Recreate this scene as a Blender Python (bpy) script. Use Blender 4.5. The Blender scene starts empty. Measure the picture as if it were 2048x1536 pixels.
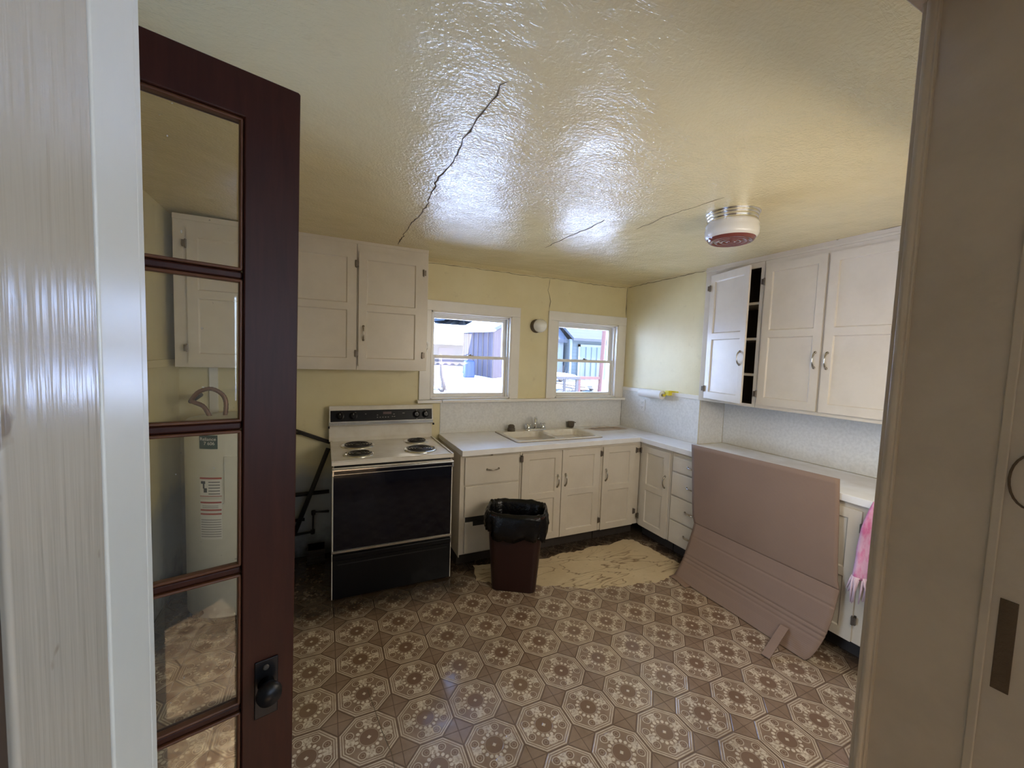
import bpy, bmesh, math, random
from mathutils import Matrix, Vector
random.seed(7)
PI = math.pi
S = bpy.context.scene
C = S.collection
# ---------------------------------------------------------------- camera, world, sun, exposure
cam_d = bpy.data.cameras.new('camera'); cam = bpy.data.objects.new('camera', cam_d); C.objects.link(cam)
cam_d.sensor_width = 36; cam_d.lens = 809.24/2048*36; cam_d.clip_start = 0.02
_r = Vector((0.90694, -0.41977, 0.03524)); _u = Vector((-0.00341, 0.07633, 0.99708)); _f = Vector((0.42124, 0.90441, -0.06780))
_m = Matrix((( _r.x, _u.x, -_f.x, -2.8991), (_r.y, _u.y, -_f.y, -3.4235), (_r.z, _u.z, -_f.z, 1.6074), (0, 0, 0, 1)))
cam.matrix_world = _m
S.camera = cam
W = bpy.data.worlds.new('world'); S.world = W; W.use_nodes = True
wn = W.node_tree; wn.nodes.clear()
wo = wn.nodes.new('ShaderNodeOutputWorld'); wb = wn.nodes.new('ShaderNodeBackground')
wtc = wn.nodes.new('ShaderNodeTexCoord'); wsep = wn.nodes.new('ShaderNodeSeparateXYZ'); wr = wn.nodes.new('ShaderNodeValToRGB')
wn.links.new(wtc.outputs['Generated'], wsep.inputs[0]); wn.links.new(wsep.outputs[2], wr.inputs[0])
wr.color_ramp.elements[0].position = 0.0; wr.color_ramp.elements[0].color = (0.62, 0.79, 1.0, 1)
wr.color_ramp.elements[1].position = 0.7; wr.color_ramp.elements[1].color = (0.28, 0.48, 1.0, 1)
wn.links.new(wr.outputs[0], wb.inputs[0]); wb.inputs[1].default_value = 7.5
wn.links.new(wb.outputs[0], wo.inputs[0])
sd = bpy.data.lights.new('sun', 'SUN'); sd.energy = 12; sd.angle = 0.01; sd.color = (1.0, 0.88, 0.70)
sun = bpy.data.objects.new('sun', sd); C.objects.link(sun)
sun.rotation_euler = Vector((-0.93, 0.22, -0.62)).to_track_quat('-Z', 'Y').to_euler()   # low winter sun from the right
vs = S.view_settings; vs.view_transform = 'Standard'; vs.look = 'None'; vs.gamma = 1.0; vs.use_curve_mapping = False
vs.exposure = 1.18
S.render.use_motion_blur = False
# daylight portals in the window openings, some unseen and added (they emit nothing, they only guide sampling)
def portal(name, loc, rot, sx, sy):
    d = bpy.data.lights.new(name, 'AREA'); d.shape = 'RECTANGLE'; d.size = sx; d.size_y = sy
    d.cycles.is_portal = True
    o = bpy.data.objects.new(name, d); C.objects.link(o); o.location = loc; o.rotation_euler = rot
    return o
portal('daylight_portal', (-1.71, 0.17, 1.6), (-PI/2, 0, 0), 0.75, 0.76)
portal('daylight_portal.001', (-0.475, 0.17, 1.6), (-PI/2, 0, 0), 0.75, 0.76)
portal('daylight_portal.003', (-1.37, -5.93, 1.58), (PI/2, 0, 0), 0.64, 0.93)
portal('daylight_portal.002', (-5.12, -2.15, 1.05), (0, -PI/2, 0), 1.2, 1.1)

portal('daylight_portal.004', (-0.33, -4.6, 1.45), (0, PI/2, 0), 1.3, 1.2)
# added warm fill light, set in an unseen made-up window right of the doorway
fd = bpy.data.lights.new('front_fill_light', 'AREA'); fd.shape = 'RECTANGLE'; fd.size = 1.15; fd.size_y = 1.05; fd.energy = 16; fd.color = (1.0, 0.89, 0.73)
fo = bpy.data.objects.new('front_fill_light', fd); C.objects.link(fo); fo.location = (-1.2, -3.20, 1.5); fo.rotation_euler = (math.radians(62), 0, 0)

# ---------------------------------------------------------------- materials
class NB:
    """small node expression builder"""
    def __init__(s, name):
        s.m = bpy.data.materials.new(name); s.m.use_nodes = True; s.t = s.m.node_tree; s.t.nodes.clear()
        s.out = s.n('ShaderNodeOutputMaterial'); s.b = s.n('ShaderNodeBsdfPrincipled'); s.l(s.b.outputs[0], s.out.inputs[0])
        s._pos = None
    def n(s, k): return s.t.nodes.new(k)
    def l(s, a, b): s.t.links.new(a, b)
    def put(s, sock, v):
        if hasattr(v, 'links'): s.l(v, sock)
        else: sock.default_value = v
    def M(s, op, a, b=0.0, c=0.0):
        n = s.n('ShaderNodeMath'); n.operation = op
        s.put(n.inputs[0], a); s.put(n.inputs[1], b)
        if op in ('MULTIPLY_ADD', 'WRAP', 'COMPARE', 'SMOOTH_MIN'): s.put(n.inputs[2], c)
        return n.outputs[0]
    def pos(s):
        if s._pos is None:
            g = s.n('ShaderNodeNewGeometry'); s._pos = g.outputs['Position']
            sp = s.n('ShaderNodeSeparateXYZ'); s.l(s._pos, sp.inputs[0]); s.xyz = sp.outputs
        return s._pos
    def obj(s):
        t = s.n('ShaderNodeTexCoord'); return t.outputs['Object']
    def scale(s, v, sc):
        n = s.n('ShaderNodeMapping'); s.l(v, n.inputs[0]); n.inputs['Scale'].default_value = sc; return n.outputs[0]
    def noise(s, v, scale, detail=3, rough=0.5, dist=0.0, col=False):
        n = s.n('ShaderNodeTexNoise'); s.l(v, n.inputs['Vector']); n.inputs['Scale'].default_value = scale
        n.inputs['Detail'].default_value = detail; n.inputs['Roughness'].default_value = rough; n.inputs['Distortion'].default_value = dist
        return n.outputs[1 if col else 0]
    def voro(s, v, scale, feat='F1', out=0):
        n = s.n('ShaderNodeTexVoronoi'); s.l(v, n.inputs['Vector']); n.inputs['Scale'].default_value = scale; n.feature = feat
        return n.outputs[out]
    def ramp(s, f, a, b, ca=0.0, cb=1.0):
        n = s.n('ShaderNodeMapRange'); s.put(n.inputs[0], f); n.inputs[1].default_value = a; n.inputs[2].default_value = b
        n.inputs[3].default_value = ca; n.inputs[4].default_value = cb; n.clamp = True; return n.outputs[0]
    def mix(s, f, a, b, mode='MIX'):
        n = s.n('ShaderNodeMix'); n.data_type = 'RGBA'; n.blend_type = mode
        s.put(n.inputs[0], f)
        for sock, v in ((n.inputs[6], a), (n.inputs[7], b)):
            if isinstance(v, tuple): v = v if len(v) == 4 else v + (1,)
            s.put(sock, v)
        return n.outputs[2]
    def bump(s, h, strength=0.3, dist=0.01, prev=None):
        n = s.n('ShaderNodeBump'); s.l(h, n.inputs['Height']); n.inputs['Strength'].default_value = strength; n.inputs['Distance'].default_value = dist
        if prev is not None: s.l(prev, n.inputs['Normal'])
        s.l(n.outputs[0], s.b.inputs['Normal']); return n.outputs[0]
    def set(s, **k):
        for a, v in k.items():
            sock = s.b.inputs[a.replace('_', ' ')]
            if isinstance(v, tuple) and len(v) == 3: v = v + (1,)
            s.put(sock, v)
        return s
def simple(name, col, rough=0.5, metal=0.0, grime=0.0, gs=6.0, bmp=0.0, bs=60.0, spec=0.5, gcol=None, **k):
    b = NB(name)
    c = col
    if grime:
        f = b.ramp(b.noise(b.pos(), gs, 5, 0.65), 0.42, 0.75, 0, grime)
        c = b.mix(f, col, gcol or tuple(x*0.45 for x in col))
    b.set(Base_Color=c, Roughness=rough, Metallic=metal)
    b.b.inputs['Specular IOR Level'].default_value = spec
    if bmp: b.bump(b.noise(b.pos(), bs, 4, 0.6), bmp, 0.004)
    for a, v in k.items(): b.set(**{a: v})
    return b.m
M = {}
CREAM = (0.66, 0.595, 0.49)
M['cabinet'] = simple('cabinet_paint', CREAM, 0.30, grime=0.28, gs=3.5, bmp=0.12, bs=45, gcol=(0.42, 0.36, 0.27))
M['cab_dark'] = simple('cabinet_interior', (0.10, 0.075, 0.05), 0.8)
M['trim'] = simple('trim_paint', (0.82, 0.79, 0.72), 0.30, grime=0.12, gs=5, bmp=0.08, bs=60, gcol=(0.45, 0.40, 0.32))
M['trim_hall'] = simple('doorway_trim_paint', (0.60, 0.57, 0.49), 0.28, grime=0.15, gs=6)
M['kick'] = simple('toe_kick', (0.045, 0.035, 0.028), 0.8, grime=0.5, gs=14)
M['stoveW'] = simple('stove_enamel', (0.74, 0.70, 0.62), 0.18, grime=0.25, gs=9, gcol=(0.40, 0.30, 0.19))
M['black_glass'] = simple('black_glass', (0.002, 0.002, 0.006), 0.06, spec=0.38)
M['panel_black'] = simple('panel_black', (0.006, 0.006, 0.008), 0.38, spec=0.18)
M['black_enamel'] = simple('black_enamel', (0.004, 0.004, 0.005), 0.28, spec=0.22)
M['chrome'] = simple('chrome', (0.72, 0.72, 0.70), 0.16, 1.0)
M['nickel'] = simple('worn_nickel', (0.50, 0.47, 0.42), 0.27, 1.0, grime=0.6, gs=60)
M['hinge'] = simple('tarnished_hinge', (0.20, 0.17, 0.14), 0.42, 0.8, grime=0.5, gs=80)
M['coil'] = simple('burner_coil', (0.022, 0.020, 0.022), 0.38)
M['bin'] = simple('brown_plastic', (0.026, 0.009, 0.007), 0.38, bmp=0.15, bs=300, spec=0.3)
M['bag'] = simple('black_plastic_film', (0.0025, 0.0025, 0.003), 0.17, bmp=0.9, bs=42, spec=0.32)
M['pipe'] = simple('dark_iron_pipe', (0.030, 0.026, 0.024), 0.55, 0.3, grime=0.5, gs=40)
M['heater'] = simple('heater_enamel', (0.62, 0.60, 0.50), 0.35, grime=0.2, gs=5)
M['paper'] = simple('paper_white', (0.82, 0.80, 0.78), 0.8, bmp=0.2, bs=150)
M['yellow'] = simple('yellow_plastic', (0.78, 0.66, 0.05), 0.35)
M['plate'] = simple('outlet_plastic', (0.78, 0.78, 0.76), 0.35)
M['slot'] = simple('outlet_slot', (0.03, 0.03, 0.03), 0.6)
M['rubber'] = simple('black_rubber', (0.012, 0.012, 0.012), 0.7)
M['label_green'] = simple('label_green', (0.012, 0.045, 0.035), 0.4)
M['label_white'] = simple('label_white', (0.70, 0.68, 0.62), 0.5)
M['label_red'] = simple('label_red', (0.35, 0.05, 0.03), 0.5)
M['label_grey'] = simple('label_grey', (0.22, 0.21, 0.19), 0.5)
M['copper'] = simple('tarnished_copper', (0.23, 0.13, 0.09), 0.4, 0.7, grime=0.4, gs=50)
M['sponge'] = simple('steel_wool', (0.13, 0.11, 0.085), 0.9, bmp=1.0, bs=220)
M['dirt'] = simple('debris', (0.10, 0.07, 0.045), 0.95, bmp=0.6, bs=90)
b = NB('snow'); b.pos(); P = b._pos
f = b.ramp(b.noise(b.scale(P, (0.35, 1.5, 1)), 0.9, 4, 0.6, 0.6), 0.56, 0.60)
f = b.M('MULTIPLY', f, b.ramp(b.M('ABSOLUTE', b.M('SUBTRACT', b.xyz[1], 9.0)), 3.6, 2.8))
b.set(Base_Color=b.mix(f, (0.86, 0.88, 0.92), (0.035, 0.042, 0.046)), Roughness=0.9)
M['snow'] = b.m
M['shed'] = None
M['red'] = simple('rusty_red_paint', (0.070, 0.018, 0.013), 0.6)
M['tarp'] = simple('blue_tarp', (0.004, 0.014, 0.055), 0.5)
M['bark'] = simple('bark', (0.07, 0.05, 0.04), 0.9)
M['needle'] = simple('evergreen_needles', (0.018, 0.026, 0.036), 0.8, bmp=0.8, bs=8)
M['board_grey'] = simple('weathered_board', (0.035, 0.030, 0.030), 0.8)
M['hallwall'] = simple('hall_wall', (0.42, 0.38, 0.32), 0.8)
M['crack'] = simple('crack_gap', (0.10, 0.075, 0.04), 0.9)
M['blind'] = simple('blind_slat', (0.80, 0.80, 0.78), 0.5)

# yellow wall paint: whitewashed and grimy low down behind the stove
b = NB('yellow_wall_paint'); b.pos(); P = b._pos
n1 = b.noise(P, 2.2, 5, 0.6); n2 = b.noise(P, 11, 4, 0.6)
c = b.mix(b.ramp(n1, 0.35, 0.7), (0.77, 0.685, 0.42), (0.70, 0.61, 0.35))
c = b.mix(b.ramp(n2, 0.62, 0.80, 0, 0.35), c, (0.40, 0.30, 0.15))
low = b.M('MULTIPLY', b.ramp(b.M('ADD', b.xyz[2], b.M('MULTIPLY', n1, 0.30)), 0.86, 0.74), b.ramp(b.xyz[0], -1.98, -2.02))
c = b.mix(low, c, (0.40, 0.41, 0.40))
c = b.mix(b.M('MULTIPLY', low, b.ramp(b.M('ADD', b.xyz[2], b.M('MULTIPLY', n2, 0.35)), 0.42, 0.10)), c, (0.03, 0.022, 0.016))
b.set(Base_Color=c, Roughness=0.42); b.bump(b.M('ADD', b.M('MULTIPLY', b.noise(P, 5, 4), 1.0), b.M('MULTIPLY', b.noise(P, 60, 3), 0.2)), 0.35, 0.006)
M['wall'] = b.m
# ceiling: thick glossy cream paint over stippled and wrinkled plaster
b = NB('ceiling_paint'); b.pos(); P = b._pos
c = b.mix(b.ramp(b.noise(P, 1.3, 5, 0.6), 0.35, 0.7), (0.78, 0.665, 0.39), (0.72, 0.60, 0.335))
c = b.mix(b.ramp(b.noise(P, 7, 6, 0.7), 0.63, 0.8, 0, 0.25), c, (0.42, 0.33, 0.18))
b.set(Base_Color=c, Roughness=0.20); b.b.inputs['Specular IOR Level'].default_value = 0.62
rg = b.ramp(b.noise(P, 0.9, 2), 0.40, 0.62, 0.35, 1.0)
fine = b.M('MULTIPLY', b.noise(P, 85, 2, 0.5, 0.3), rg)
w1 = b.M('ABSOLUTE', b.M('SUBTRACT', b.noise(b.scale(P, (1.0, 2.6, 1)), 5.5, 4, 0.55, 1.6), 0.5))
wr_ = b.M('MULTIPLY', b.ramp(w1, 0.0, 0.05, 0.7, 0.0), rg)
big = b.noise(P, 3.1, 3, 0.5)
h = b.M('ADD', b.M('MULTIPLY', fine, 0.55), b.M('ADD', b.M('MULTIPLY', wr_, 0.12), b.M('MULTIPLY', big, 1.8)))
b.bump(h, 0.8, 0.010)
M['ceiling'] = b.m
# laminate worktop with rust and burn stains near the sink
b = NB('laminate'); b.pos(); P = b._pos
n1 = b.noise(P, 5, 5, 0.6)
def blob(cx, cy, rx, ry, soft=0.5, amp=0.8):
    dx = b.M('DIVIDE', b.M('SUBTRACT', b.xyz[0], cx), rx); dy = b.M('DIVIDE', b.M('SUBTRACT', b.xyz[1], cy), ry)
    d = b.M('SQRT', b.M('ADD', b.M('MULTIPLY', dx, dx), b.M('MULTIPLY', dy, dy)))
    return b.ramp(b.M('ADD', d, b.M('MULTIPLY', b.M('SUBTRACT', n1, 0.5), 1.6)), 1.0, 1.0-soft, 0, amp)
c = b.mix(b.ramp(b.noise(P, 9, 4), 0.45, 0.8, 0, 0.3), (0.84, 0.83, 0.81), (0.60, 0.55, 0.47))
c = b.mix(blob(-0.30, -0.14, 0.30, 0.13, 0.5, 0.85), c, (0.36, 0.21, 0.10))
c = b.mix(blob(-0.33, -0.12, 0.22, 0.05, 0.5, 0.7), c, (0.18, 0.09, 0.04))
c = b.mix(blob(-0.85, -0.045, 0.16, 0.035, 0.5, 0.85), c, (0.16, 0.09, 0.05))
c = b.mix(blob(0.12, -1.95, 0.22, 0.75, 0.7, 0.35), c, (0.42, 0.30, 0.17))
b.set(Base_Color=c, Roughness=0.22); b.b.inputs['Specular IOR Level'].default_value = 0.55
M['laminate'] = b.m
b = NB('splash_panel'); b.pos(); P = b._pos
c = b.mix(b.ramp(b.noise(P, 55, 3), 0.35, 0.7), (0.78, 0.78, 0.76), (0.68, 0.68, 0.66))
c = b.mix(b.ramp(b.M('ADD', b.xyz[2], b.M('MULTIPLY', b.noise(P, 7, 4), 0.16)), 1.08, 0.96, 0, 0.4), c, (0.52, 0.46, 0.33))
b.set(Base_Color=c, Roughness=0.33); b.bump(b.noise(P, 90, 2), 0.15, 0.003)
M['splash'] = b.m
# sink enamel, rust in the bowls
b = NB('sink_enamel'); b.pos(); P = b._pos
n = b.noise(P, 16, 6, 0.7)
c = b.mix(b.ramp(n, 0.50, 0.72, 0, 0.45), (0.74, 0.70, 0.60), (0.50, 0.36, 0.22))
dx = b.M('DIVIDE', b.M('SUBTRACT', b.xyz[0], -0.90), 0.11); dy = b.M('DIVIDE', b.M('SUBTRACT', b.xyz[1], -0.33), 0.13)
d = b.M('SQRT', b.M('ADD', b.M('MULTIPLY', dx, dx), b.M('MULTIPLY', dy, dy)))
c = b.mix(b.M('MULTIPLY', b.ramp(d, 1.2, 0.5), b.ramp(b.noise(P, 34, 3), 0.50, 0.56)), c, (0.30, 0.05, 0.035))
b.set(Base_Color=c, Roughness=0.25)
M['sink'] = b.m
# sheet vinyl: embossed octagon medallions
T = 0.2348
b = NB('vinyl_medallion_floor'); b.pos(); P = b._pos
m = b.M
U = m('SUBTRACT', m('FRACT', m('DIVIDE', m('ADD', b.xyz[0], 2.488+T/2+20*T), T)), 0.5)
V = m('SUBTRACT', m('FRACT', m('DIVIDE', m('ADD', b.xyz[1], 1.754+T/2+20*T), T)), 0.5)
au, av = m('ABSOLUTE', U), m('ABSOLUTE', V)
octd = m('MAXIMUM', m('MAXIMUM', au, av), m('MULTIPLY', m('ADD', au, av), 0.7071))
r = m('SQRT', m('ADD', m('MULTIPLY', U, U), m('MULTIPLY', V, V)))
th = m('ARCTAN2', V, U)
def band(x, c0, w): return b.ramp(m('ABSOLUTE', m('SUBTRACT', x, c0)), w*0.55, w*1.0, 1, 0)
def tsec(k, ph=0.0): return m('SUBTRACT', m('FRACT', m('ADD', m('MULTIPLY', th, k/(2*PI)), ph+16)), 0.5)
def ell(dr, rr, dt, tt):
    a_ = m('DIVIDE', m('SUBTRACT', r, dr), rr); t_ = m('DIVIDE', dt, tt)
    return m('ADD', m('MULTIPLY', a_, a_), m('MULTIPLY', t_, t_))
inside = b.ramp(octd, 0.405, 0.39)
fn = b.noise(P, 95, 3, 0.6)
lines = m('MAXIMUM', band(octd, 0.468, 0.014), band(octd, 0.428, 0.012))
petal = b.ramp(ell(0.215, 0.034, tsec(16), 0.36), 1.1, 0.8)
disc_edge = band(r, 0.165, 0.008)
star = b.ramp(m('ADD', au, av), 0.045, 0.03)
orn = m('MULTIPLY', b.ramp(ell(0.325, 0.085, tsec(4, 0.5), 0.19), 1.3, 0.9), b.ramp(fn, 0.40, 0.52, 0.25, 1.0))
ct = m('MULTIPLY', tsec(8, 0.0), 2*PI/8*0.345)
cd = m('SQRT', m('ADD', m('MULTIPLY', m('SUBTRACT', r, 0.345), m('SUBTRACT', r, 0.345)), m('MULTIPLY', ct, ct)))
circ = b.ramp(cd, 0.062, 0.052); ring = band(cd, 0.070, 0.011); ring2 = band(cd, 0.032, 0.008)
light = m('MAXIMUM', m('MAXIMUM', petal, star), m('MAXIMUM', m('MULTIPLY', orn, m('SUBTRACT', 1.0, circ)), m('MULTIPLY', ring, 0.75)))
light = m('MAXIMUM', light, m('MAXIMUM', m('MULTIPLY', disc_edge, 0.3), m('MULTIPLY', ring2, 0.35)))
light = m('MULTIPLY', light, inside)
light = m('MAXIMUM', light, m('MULTIPLY', lines, 0.8))
light = m('MULTIPLY', light, b.ramp(b.noise(P, 30, 4, 0.65), 0.30, 0.55, 0.5, 1.0))
groove = m('MAXIMUM', band(octd, 0.499, 0.012), b.ramp(m('MAXIMUM', au, av), 0.490, 0.497))
mott = b.noise(P, 9, 5, 0.65)
base = b.mix(b.ramp(mott, 0.3, 0.7), (0.205, 0.135, 0.086), (0.285, 0.195, 0.130))
base = b.mix(m('MULTIPLY', m('MAXIMUM', circ, b.ramp(r, 0.165, 0.155)), inside), base, (0.185, 0.114, 0.071))
c = b.mix(light, base, (0.62, 0.515, 0.375))
c = b.mix(m('MULTIPLY', groove, 0.6), c, (0.05, 0.03, 0.02))
c = b.mix(b.ramp(b.noise(P, 2.4, 6, 0.7), 0.50, 0.78, 0, 0.55), c, (0.09, 0.055, 0.032))
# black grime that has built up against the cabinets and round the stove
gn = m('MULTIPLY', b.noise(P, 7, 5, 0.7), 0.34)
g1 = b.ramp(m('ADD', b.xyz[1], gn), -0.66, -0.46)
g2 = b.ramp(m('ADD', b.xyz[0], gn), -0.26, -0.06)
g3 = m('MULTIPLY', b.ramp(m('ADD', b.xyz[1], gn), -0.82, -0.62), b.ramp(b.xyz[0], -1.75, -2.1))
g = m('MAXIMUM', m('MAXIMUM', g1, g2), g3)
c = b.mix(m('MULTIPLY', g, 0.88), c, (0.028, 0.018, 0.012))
b.set(Base_Color=c, Roughness=b.ramp(b.noise(P, 5, 4, 0.6), 0.3, 0.75, 0.10, 0.22)); b.b.inputs['Specular IOR Level'].default_value = 0.85
hgt = m('SUBTRACT', m('MULTIPLY', light, 0.5), m('MULTIPLY', groove, 0.8))
b.bump(m('ADD', hgt, m('MULTIPLY', b.noise(P, 2.6, 3), 3.2)), 0.42, 0.004)
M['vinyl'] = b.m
# bare felt where the vinyl has torn away, with tide marks
b = NB('torn_vinyl_backing'); b.pos(); P = b._pos
n = b.noise(b.scale(P, (0.55, 1.9, 1)), 2.0, 4, 0.5, 0.5)
fr = m = b.M
fr = b.M('ABSOLUTE', b.M('SUBTRACT', b.M('FRACT', b.M('MULTIPLY', n, 12.0)), 0.5))
zone = b.ramp(b.M('ADD', b.xyz[1], b.M('MULTIPLY', b.xyz[0], 0.22)), -0.86, -1.02, 0.25, 1.0)
line = b.M('MULTIPLY', b.ramp(fr, 0.085, 0.0), zone)
c = b.mix(b.ramp(b.noise(P, 4, 5, 0.65), 0.3, 0.75), (0.64, 0.52, 0.33), (0.52, 0.40, 0.24))
c = b.mix(b.M('MULTIPLY', line, 0.8), c, (0.16, 0.09, 0.045))
c = b.mix(b.ramp(b.noise(P, 13, 6, 0.7), 0.58, 0.75, 0, 0.5), c, (0.26, 0.17, 0.09))
b.set(Base_Color=c, Roughness=0.8); b.bump(b.M('ADD', line, b.noise(P, 40, 4)), 0.6, 0.004)
M['felt'] = b.m
# corrugated cardboard
b = NB('cardboard'); b.pos(); P = b._pos
c = b.mix(b.ramp(b.noise(P, 1.8, 4, 0.6), 0.3, 0.7), (0.255, 0.168, 0.118), (0.225, 0.145, 0.102))
b.set(Base_Color=c, Roughness=0.75); wv = b.n('ShaderNodeTexWave'); b.l(b.scale(P, (0, 0, 1)), wv.inputs['Vector']); wv.bands_direction = 'Z'; wv.inputs['Scale'].default_value = 36
b.bump(b.M('ADD', b.M('MULTIPLY', wv.outputs[1], 0.3), b.noise(P, 9, 3)), 0.2, 0.003)
M['cardboard'] = b.m
# varnished red-brown door
b = NB('red_brown_varnished_wood'); O = b.obj()
g = b.noise(b.scale(O, (14, 14, 1.2)), 6, 5, 0.6, 0.5)
c = b.mix(b.ramp(g, 0.35, 0.7), (0.034, 0.0085, 0.005), (0.050, 0.013, 0.007))
b.set(Base_Color=c, Roughness=0.42); b.b.inputs['Specular IOR Level'].default_value = 0.25
M['door'] = b.m
M['door_bead'] = simple('worn_brown_glazing_bead', (0.125, 0.045, 0.018), 0.45, grime=0.6, gs=30)
M['iron'] = simple('black_iron', (0.012, 0.012, 0.014), 0.35, 0.5)
# jamb paint: brushed gloss with chips
b = NB('jamb_gloss_paint'); b.pos(); P = b._pos
c = b.mix(b.ramp(b.noise(P, 26, 3, 0.7), 0.70, 0.74, 0, 0.8), (0.40, 0.345, 0.27), (0.17, 0.12, 0.08))
b.set(Base_Color=c, Roughness=0.20); b.bump(b.noise(b.scale(P, (1, 1, 0.06)), 160, 3), 0.25, 0.003)
M['jamb'] = b.m
M['jamb_brightened'] = simple('worn_jamb_paint_brightened', (0.56, 0.49, 0.40), 0.3, grime=0.25, gs=9, bmp=0.1, bs=90)  # same jamb paint as the left, base colour raised to imitate more light
# glass
def glass(name, rough=0.0, tint=(1, 1, 1, 1), gl=0.08, dirt=0.0):
    b = NB(name); b.t.nodes.remove(b.b)
    tr = b.n('ShaderNodeBsdfTransparent'); tr.inputs[0].default_value = tint
    g = b.n('ShaderNodeBsdfGlossy'); g.inputs['Roughness'].default_value = rough
    mx = b.n('ShaderNodeMixShader'); fz = b.n('ShaderNodeFresnel'); fz.inputs[0].default_value = 1.45
    b.l(fz.outputs[0], mx.inputs[0]); b.l(tr.outputs[0], mx.inputs[1]); b.l(g.outputs[0], mx.inputs[2])
    last = mx.outputs[0]
    if dirt:
        df = b.n('ShaderNodeBsdfDiffuse'); df.inputs[0].default_value = (0.6, 0.58, 0.52, 1)
        m2 = b.n('ShaderNodeMixShader'); f = b.M('ADD', b.ramp(b.noise(b.pos(), 90, 2, 0.5), 0.74, 0.78, 0, 0.5), b.ramp(b.noise(b.pos(), 6, 5, 0.7), 0.4, 0.8, dirt*0.4, dirt))
        b.l(f, m2.inputs[0]); b.l(last, m2.inputs[1]); b.l(df.outputs[0], m2.inputs[2]); last = m2.outputs[0]
    b.l(last, b.out.inputs[0]); return b.m
M['glass'] = glass('window_glass')
M['door_glass'] = glass('dusty_door_glass', 0.02, (0.99, 0.99, 0.95, 1), dirt=0.05)
b = NB('milky_ribbed_glass'); b.set(Base_Color=(0.86, 0.86, 0.80), Roughness=0.12); b.b.inputs['Subsurface Weight'].default_value = 0.3; b.b.inputs['Subsurface Radius'].default_value = (0.02, 0.02, 0.02)
M['milk'] = b.m
b = NB('frosted_lamp_glass'); b.set(Base_Color=(0.66, 0.63, 0.56), Roughness=0.2); b.bump(b.noise(b.pos(), 300, 2), 0.3, 0.002)
M['frost'] = b.m
M['maroon'] = simple('maroon_lamp_glass', (0.16, 0.045, 0.035), 0.12)
# pink cloth
b = NB('pink_cloth'); b.pos(); P = b._pos
c = b.mix(b.ramp(b.noise(b.scale(P, (3, 3, 1)), 9, 4, 0.6), 0.40, 0.58), (0.62, 0.16, 0.32), (0.66, 0.40, 0.52))
b.set(Base_Color=c, Roughness=0.9); b.bump(b.noise(P, 300, 2), 0.6, 0.003)
M['pink'] = b.m
M['fringe'] = simple('pale_fringe', (0.66, 0.50, 0.56), 0.95)
# boards outside
def boards(name, c1, c2, k, axis):
    b = NB(name); b.pos(); x = b.M('FRACT', b.M('MULTIPLY', b.xyz[axis], k))
    g = b.ramp(b.M('ABSOLUTE', b.M('SUBTRACT', x, 0.5)), 0.44, 0.49)
    c = b.mix(b.ramp(b.noise(b._pos, 3, 4), 0.3, 0.7), c1, c2); c = b.mix(g, c, tuple(v*0.35 for v in c2))
    b.set(Base_Color=c, Roughness=0.8); return b.m
M['shed'] = boards('dark_shed_boards', (0.034, 0.026, 0.037), (0.026, 0.019, 0.029), 6, 0)
M['siding'] = boards('pale_siding', (0.048, 0.060, 0.064), (0.040, 0.051, 0.056), 7, 2)
M['siding2'] = boards('grey_brown_boards', (0.024, 0.022, 0.027), (0.018, 0.017, 0.022), 5, 2)
M['shingle'] = boards('dark_shingle', (0.03, 0.034, 0.042), (0.024, 0.027, 0.036), 7, 2)
M['house'] = simple('exterior_siding', (0.5, 0.5, 0.5), 0.8)

# ---------------------------------------------------------------- mesh helpers
WM = {}     # world frame of each thing
def frame(o): return WM.get(o.name, Matrix.Identity(4)) if o is not None else Matrix.Identity(4)
def v3(*a): return Vector(a)
def add_box(bm, x0, y0, z0, x1, y1, z1, mat=None, mi=0):
    if x0 > x1: x0, x1 = x1, x0
    if y0 > y1: y0, y1 = y1, y0
    if z0 > z1: z0, z1 = z1, z0
    vs_ = [bm.verts.new(p) for p in ((x0,y0,z0),(x1,y0,z0),(x1,y1,z0),(x0,y1,z0),(x0,y0,z1),(x1,y0,z1),(x1,y1,z1),(x0,y1,z1))]
    if mat is not None:
        for q in vs_: q.co = mat @ q.co
    for f in ((0,3,2,1),(4,5,6,7),(0,1,5,4),(1,2,6,5),(2,3,7,6),(3,0,4,7)):
        fc = bm.faces.new([vs_[i] for i in f]); fc.material_index = mi
    return vs_
def add_tube(bm, pts, rad, n=10, cap=True, closed=False):
    pts = [Vector(p) for p in pts]; R = rad if isinstance(rad, (list, tuple)) else [rad]*len(pts)
    rings = []; prev = None
    for i, p in enumerate(pts):
        if closed: t = (pts[(i+1) % len(pts)] - pts[i-1]).normalized()
        else: t = (pts[min(i+1, len(pts)-1)] - pts[max(i-1, 0)]).normalized()
        if prev is None:
            a = Vector((0, 0, 1)) if abs(t.z) < 0.9 else Vector((1, 0, 0)); u = t.cross(a).normalized()
        else:
            u = (prev - t*prev.dot(t)); u = u.normalized() if u.length > 1e-6 else t.orthogonal().normalized()
        prev = u; w = t.cross(u)
        rings.append([bm.verts.new(p + (u*math.cos(2*PI*k/n) + w*math.sin(2*PI*k/n))*R[i]) for k in range(n)])
    m_ = len(rings)
    for i in range(m_ if closed else m_-1):
        a, c_ = rings[i], rings[(i+1) % m_]
        for k in range(n): bm.faces.new((a[k], a[(k+1) % n], c_[(k+1) % n], c_[k]))
    if cap and not closed:
        bm.faces.new(rings[0][::-1]); bm.faces.new(rings[-1])
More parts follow.
